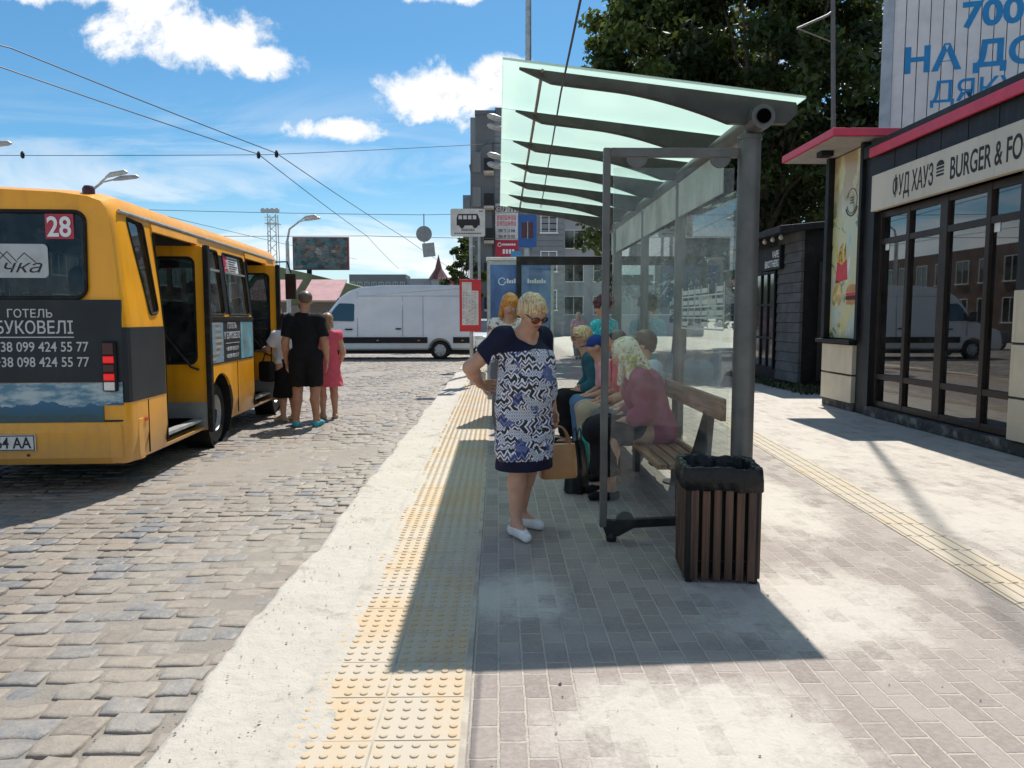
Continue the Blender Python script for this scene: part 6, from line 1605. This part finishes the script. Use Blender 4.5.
for dy in (-.03, .03):
    g = MB(); g.tube([(.075*math.cos(a)*1., dy*(1-.7*math.sin(a)), .225+.135*math.sin(a)) for a in np.linspace(0, PI, 13)], .007, 7); g.build('handle', mat('tan_strap', (.33, .16, .07), .5), bg_, True)

# by the front door of the bus
p = person('bearded man in black t-shirt, black shorts and turquoise shoes, seen from behind', (-2.70, 10.72), facing(-.05, 1), -.08)
H = 1.90; J = stand(H, hr=(R(28), R(4), 0)); J['anL'] = (-.15, -.02, .09); J['anR'] = (.13, .0, .09); J['toeL'] = (-.21, .15, .033); J['toeR'] = (.18, .17, .033); J['knL'] = (-.125, .02, .52); J['knR'] = (.115, .03, .52)
f = Fig(J, 1.08); f.body(.0105, p, M['skin_tan']); f.top('t_shirt', .012, p, blackc, sleeve=.78, d=.022, hem=.90, neck=.012, wr=.003); f.trousers('shorts', .012, p, blackc, .44, .022, .022, waist=1.12); f.shoes(.009, p, tealshoe, .010); f.hair('crop', .010, p, HM['stubble']); f.hair('beard', .010, p, HM['dark'], 'beard')
p = person('woman in a coral pink knee-length dress standing behind the man in black', (-2.58, 11.55), facing(-.45, .85), -.08)
H = 1.60; J = stand(H, hr=(R(10), R(10), 0)); J['wrR'] = (.2, .12, .80); J['hnR'] = (.18, .2, .70)
f = Fig(J, 1.08, bust=.9); f.body(.0105, p, M['skin'])
f.top('dress', .012, p, pinkd, sleeve=.25, d=.016, hem=.50, neck=-.02, wr=.003, skirt=[cap((0, 0, .98), (0, 0, .48), .14, .24, (1, .85, 1))]); f.shoes(.010, p, tan_shoe); f.hair('bob', .010, p, HM['ginger'] if False else hairmat('light_brown_hair', (.20, .11, .05), (.42, .27, .14)))
p = person('dark-haired woman in a white top and long black skirt about to board the bus', (-3.13, 11.30), facing(-.75, .65), -.08)
H = 1.60; J = stand(H, hr=(0, R(8), 0)); J['elL'] = (-.23, .12, 1.08); J['wrL'] = (-.2, .34, 1.04); J['hnL'] = (-.19, .44, 1.05); J['pnL'] = (0, 0, -1); J['elR'] = (.24, .05, 1.02); J['wrR'] = (.2, .24, .92); J['hnR'] = (.18, .33, .86)
f = Fig(J, 1.12, belly=1., bust=1.); f.body(.0105, p, M['skin']); f.top('blouse', .012, p, whitec, sleeve=.7, d=.018, hem=.86, neck=-.01, wr=.003)
sdf_obj('skirt', [cap((0, 0, .96), (0, 0, .34), .155, .22, (1, .8, 1))], .013, blackc, p, clips=[((0, 0, .94), (0, 0, 1)), ((0, 0, .36), (0, 0, -1))], wrinkle=folds(.004, H)); f.shoes(.010, p, tan_shoe); f.hair('bob', .010, p, HM['dark'])
c = Vector((-3.13, 11.30, -.08))+Matrix.Rotation(facing(-.75, .65), 3, 'Z') @ Vector((-.27, .10, 0))
b_ = thing('shoulder_bag', (c.x, c.y, .52), 'black shoulder bag at the side of the woman boarding the bus', 'bag', facing(-.75, .65))
g = MB(); g.prism(rrect(-.15, .15, 0, .30, .06), -.05, .05, 'X'); g.build('bag_body', blackshoe, b_, bevel=.02)
g = MB(); g.tube([(0, -.12, .26), (.05, -.06, .50), (.09, .0, .70), (.05, .06, .5), (0, .12, .26)], .010, 6); g.build('strap', blackshoe, b_, True)

# on the bench and around it
LEFT = R(90)
def seated(label, y, x, H, fat, topm, legm, hair, hairm, skin='skin', sleeve=1.8, lean=.0, hr=(0, .2, 0), shoe=blackshoe, seat=.46, hands=None, skirt=False, short=False, belly=0, bust=0, vox=.0115, turn=0.):
    p = person(label, (x, y), LEFT+turn)
    J = sit(H, seat, hr=hr)
    for k, q in (('che', .45), ('nek', .85), ('hd', 1.1), ('shL', .8), ('shR', .8), ('elL', .6), ('elR', .6)): J[k] = (J[k][0], J[k][1]+lean*q, J[k][2]-abs(lean)*.22*q)
    if hands: J.update(hands)
    f = Fig(J, fat, belly=belly, bust=bust); f.body(vox, p, M[skin]); f.top('shirt', vox+.001, p, topm, sleeve=sleeve, d=.020, neck=.0, hem=seat-.005, wr=.0035)
    if skirt:
        V = f.V; kn = (V['knL']+V['knR'])/2
        pr = [cap((0, .03, seat+.09), kn+np.array((0, .05, .0)), .15, .155, (1.25, 1, .8)), cap(kn+np.array((0, .03, .0)), (kn[0], kn[1]+.01, .22), .14, .18, (1.2, .7, 1))]
        sdf_obj('skirt', pr, .013, legm, p, clips=[((0, 0, .20), (0, 0, -1))], wrinkle=folds(.004, H))
    else: f.trousers('shorts' if short else 'trousers', vox+.001, p, legm, .56 if short else .96, .018, .016, waist=seat+.2)
    f.shoes(.010, p, shoe, low=True); 
    if hair == 'scarf': f.hair('scarf', .0095, p, hairm, 'headscarf')
    elif hair == 'cap': f.hair('crop', .010, p, HM['brown']); f.hair('cap', .010, p, hairm, 'cap')
    else: f.hair(hair, .010, p, hairm)
    return p, f
seated('elderly woman in a yellow print headscarf and rose cardigan seated nearest on the bench', 6.08, 1.31, 1.66, 1.22, rose, blackc, 'scarf', scarfm, lean=.15, hr=(0, .3, 0), skirt=True, belly=1.3, bust=1.1)
seated('brown-haired person in a pale blue shirt sitting upright behind the woman in the headscarf', 6.78, 1.40, 1.70, 1.08, paleblue, greyc, 'short', HM['brown'], sleeve=.8, lean=-.03, hr=(R(-15), .05, 0))
seated('man in khaki trousers and a red t-shirt sitting on the bench', 7.38, 1.30, 1.68, 1.08, redc, khaki, 'crop', HM['dark'], sleeve=.7, lean=.02, skin='skin_tan')
seated('child in a blue cap and pink top with denim legs on the bench', 7.98, 1.27, 1.58, .92, pinkc, denim, 'cap', bluecap, sleeve=.9, lean=.10, hr=(0, .25, 0))
p, f = seated('blond person in sunglasses and a teal jacket at the far end of the bench', 8.58, 1.22, 1.80, 1.02, teal, blackc, 'short', HM['blond'], lean=.13, hr=(R(14), .1, 0)); f.glasses(p, lensm, rimm)
p = person('woman with maroon curly hair in a turquoise print blouse standing beyond the bench', (1.30, 9.35), facing(-.75, .55))
H = 1.70; J = stand(H, hr=(R(18), R(12), 0)); J['wrL'] = (-.26, .05, .84); J['hnL'] = (-.26, .06, .7)
f = Fig(J, 1.15, belly=1., bust=1.); f.body(.0115, p, M['skin']); f.top('blouse', .012, p, turq, sleeve=.75, d=.022, hem=.92, neck=-.005, wr=.003)
sdf_obj('skirt', [cap((0, 0, 1.0), (0, 0, .50), .16, .20, (1, .8, 1))], .013, redc, p, clips=[((0, 0, 1.0), (0, 0, 1)), ((0, 0, .5), (0, 0, -1))], wrinkle=folds(.004, H)); f.shoes(.011, p, blackshoe); f.hair('curly', .010, p, HM['maroon'])
p = person('young woman with long ginger hair standing before the blue poster', (.13, 8.75), facing(.25, -.95))
H = 1.735; J = stand(H, hr=(R(-14), R(32), R(-8))); J['elR'] = (.2, .07, 1.08); J['wrR'] = (.09, .24, 1.18); J['hnR'] = (.06, .3, 1.25); J['pnR'] = (0, -1, 0); J['hd'] = (.01, .05, 1.60)
f = Fig(J, .95, bust=.8); f.body(.0105, p, M['skin']); f.top('top', .012, p, floral('white_print', (.66, .62, .58), [(.10, .08, .09), (.5, .2, .1)], 18, .56), sleeve=.5, d=.016, hem=.95, neck=-.02); f.trousers('trousers', .012, p, greyc, .97, .02, .02); f.shoes(.011, p, M['shoewhite']); f.hair('long', .0095, p, HM['ginger'])
# carrier bags at the feet of the sitters
def carrier(x, y, m, label, h=.34, w=.26, name='carrier_bag'):
    b_ = thing(name, (x, y, 0), label, 'bag', R(70))
    A = []; n = 28; lv = ((0, 1., .16), (.02, 1.03, .18), (h*.5, 1.02, .15), (h*.85, .9, .10), (h, .75, .05))
    for i, (z, s_, d_) in enumerate(lv):
        for k in range(n):
            a = 2*PI*k/n; c, q = math.cos(a), math.sin(a); e = (abs(c)**4+abs(q)**4)**(-.25); cr = 1+.05*math.sin(5*a+i*2)+.04*math.sin(9*a-i)
            A.append((e*c*w/2*s_*cr, e*q*d_/2*cr, z))
    g = MB(); g.add(A, [(i*n+k, i*n+(k+1) % n, (i+1)*n+(k+1) % n, (i+1)*n+k) for i in range(len(lv)-1) for k in range(n)]+[tuple(range(n-1, -1, -1)), tuple((len(lv)-1)*n+k for k in range(n))])
    g.build('bag_body', m, b_, True)
    g = MB()
    for d_ in (-.02, .02): g.tube([(.07*math.cos(a), d_, h-.01+.10*math.sin(a)) for a in np.linspace(0, PI, 10)], .006, 6)
    g.build('handles', m, b_, True)
carrier(.66, 6.30, mat('black_bag', (.02, .02, .022), .35, bump=.6, bscale=25), 'black shiny shopping bag standing by the feet of the woman in the headscarf', .44, .26)
carrier(.80, 7.02, mat('turquoise_bag', (.02, .48, .42), .4, bump=.6, bscale=25), 'turquoise plastic carrier bag standing between the feet of two bench sitters', .36, .26)
# walkers far along the pavement
for (x, y, fx, fy, tm, lm, hm, lab, H) in ((2.85, 27., .1, -1, pinkc, greyc, 'grey', 'distant walker in a pink top on the pavement beyond the shelter', 1.66),):
    p = person(lab, (x, y), facing(fx, fy)); J = stand(H); J['anR'] = (.09, .14, .085); J['toeR'] = (.12, .3, .03); J['anL'] = (-.09, -.14, .1)
    f = Fig(J, 1.08); f.body(.016, p, M['skin']); f.top('shirt', .017, p, tm, sleeve=.7, d=.022, hem=.86); f.trousers('trousers', .017, p, lm, .95, .022, .02); f.shoes(.016, p, blackshoe); f.hair('short', .014, p, HM[hm])
# passengers seen dimly through the bus windows
def passenger(x, y, tm, hm, lab, rz=0, H=1.66):
    c = bus.matrix_basis @ Vector((x, y, .62)); p = person(lab, (c.x, c.y), BRZ+rz, c.z); J = sit(H, .48)
    f = Fig(J, 1.1); f.body(.017, p, M['skin']); f.top('shirt', .018, p, tm, sleeve=.8, d=.022); f.trousers('trousers', .018, p, greyc, .95, .018, .015); f.hair('short', .015, p, HM[hm])
passenger(.80, 2.62, whitec, 'grey', 'passenger in white seen through the window ahead of the rear door')
passenger(.80, 3.38, paleblue, 'dark', 'passenger in pale blue seen through the bus window under the route sheet')
passenger(-.40, 1.45, pinkc, 'brown', 'passenger in pink seen through the open rear door of the bus')
c = bus.matrix_basis @ Vector((.42, 1.05, .62)); p = person('standing passenger in black seen through the rear window of the bus', (c.x, c.y), BRZ+R(60), c.z)
J = stand(1.66); J['elR'] = (.28, .12, 1.25); J['wrR'] = (.12, .34, 1.2); J['hnR'] = (.05, .42, 1.22); f = Fig(J, 1.1); f.body(.016, p, M['skin']); f.top('shirt', .017, p, blackc, sleeve=.6, d=.022, hem=.85); f.trousers('trousers', .017, p, greyc, .95, .018, .015); f.hair('short', .015, p, HM['dark'])
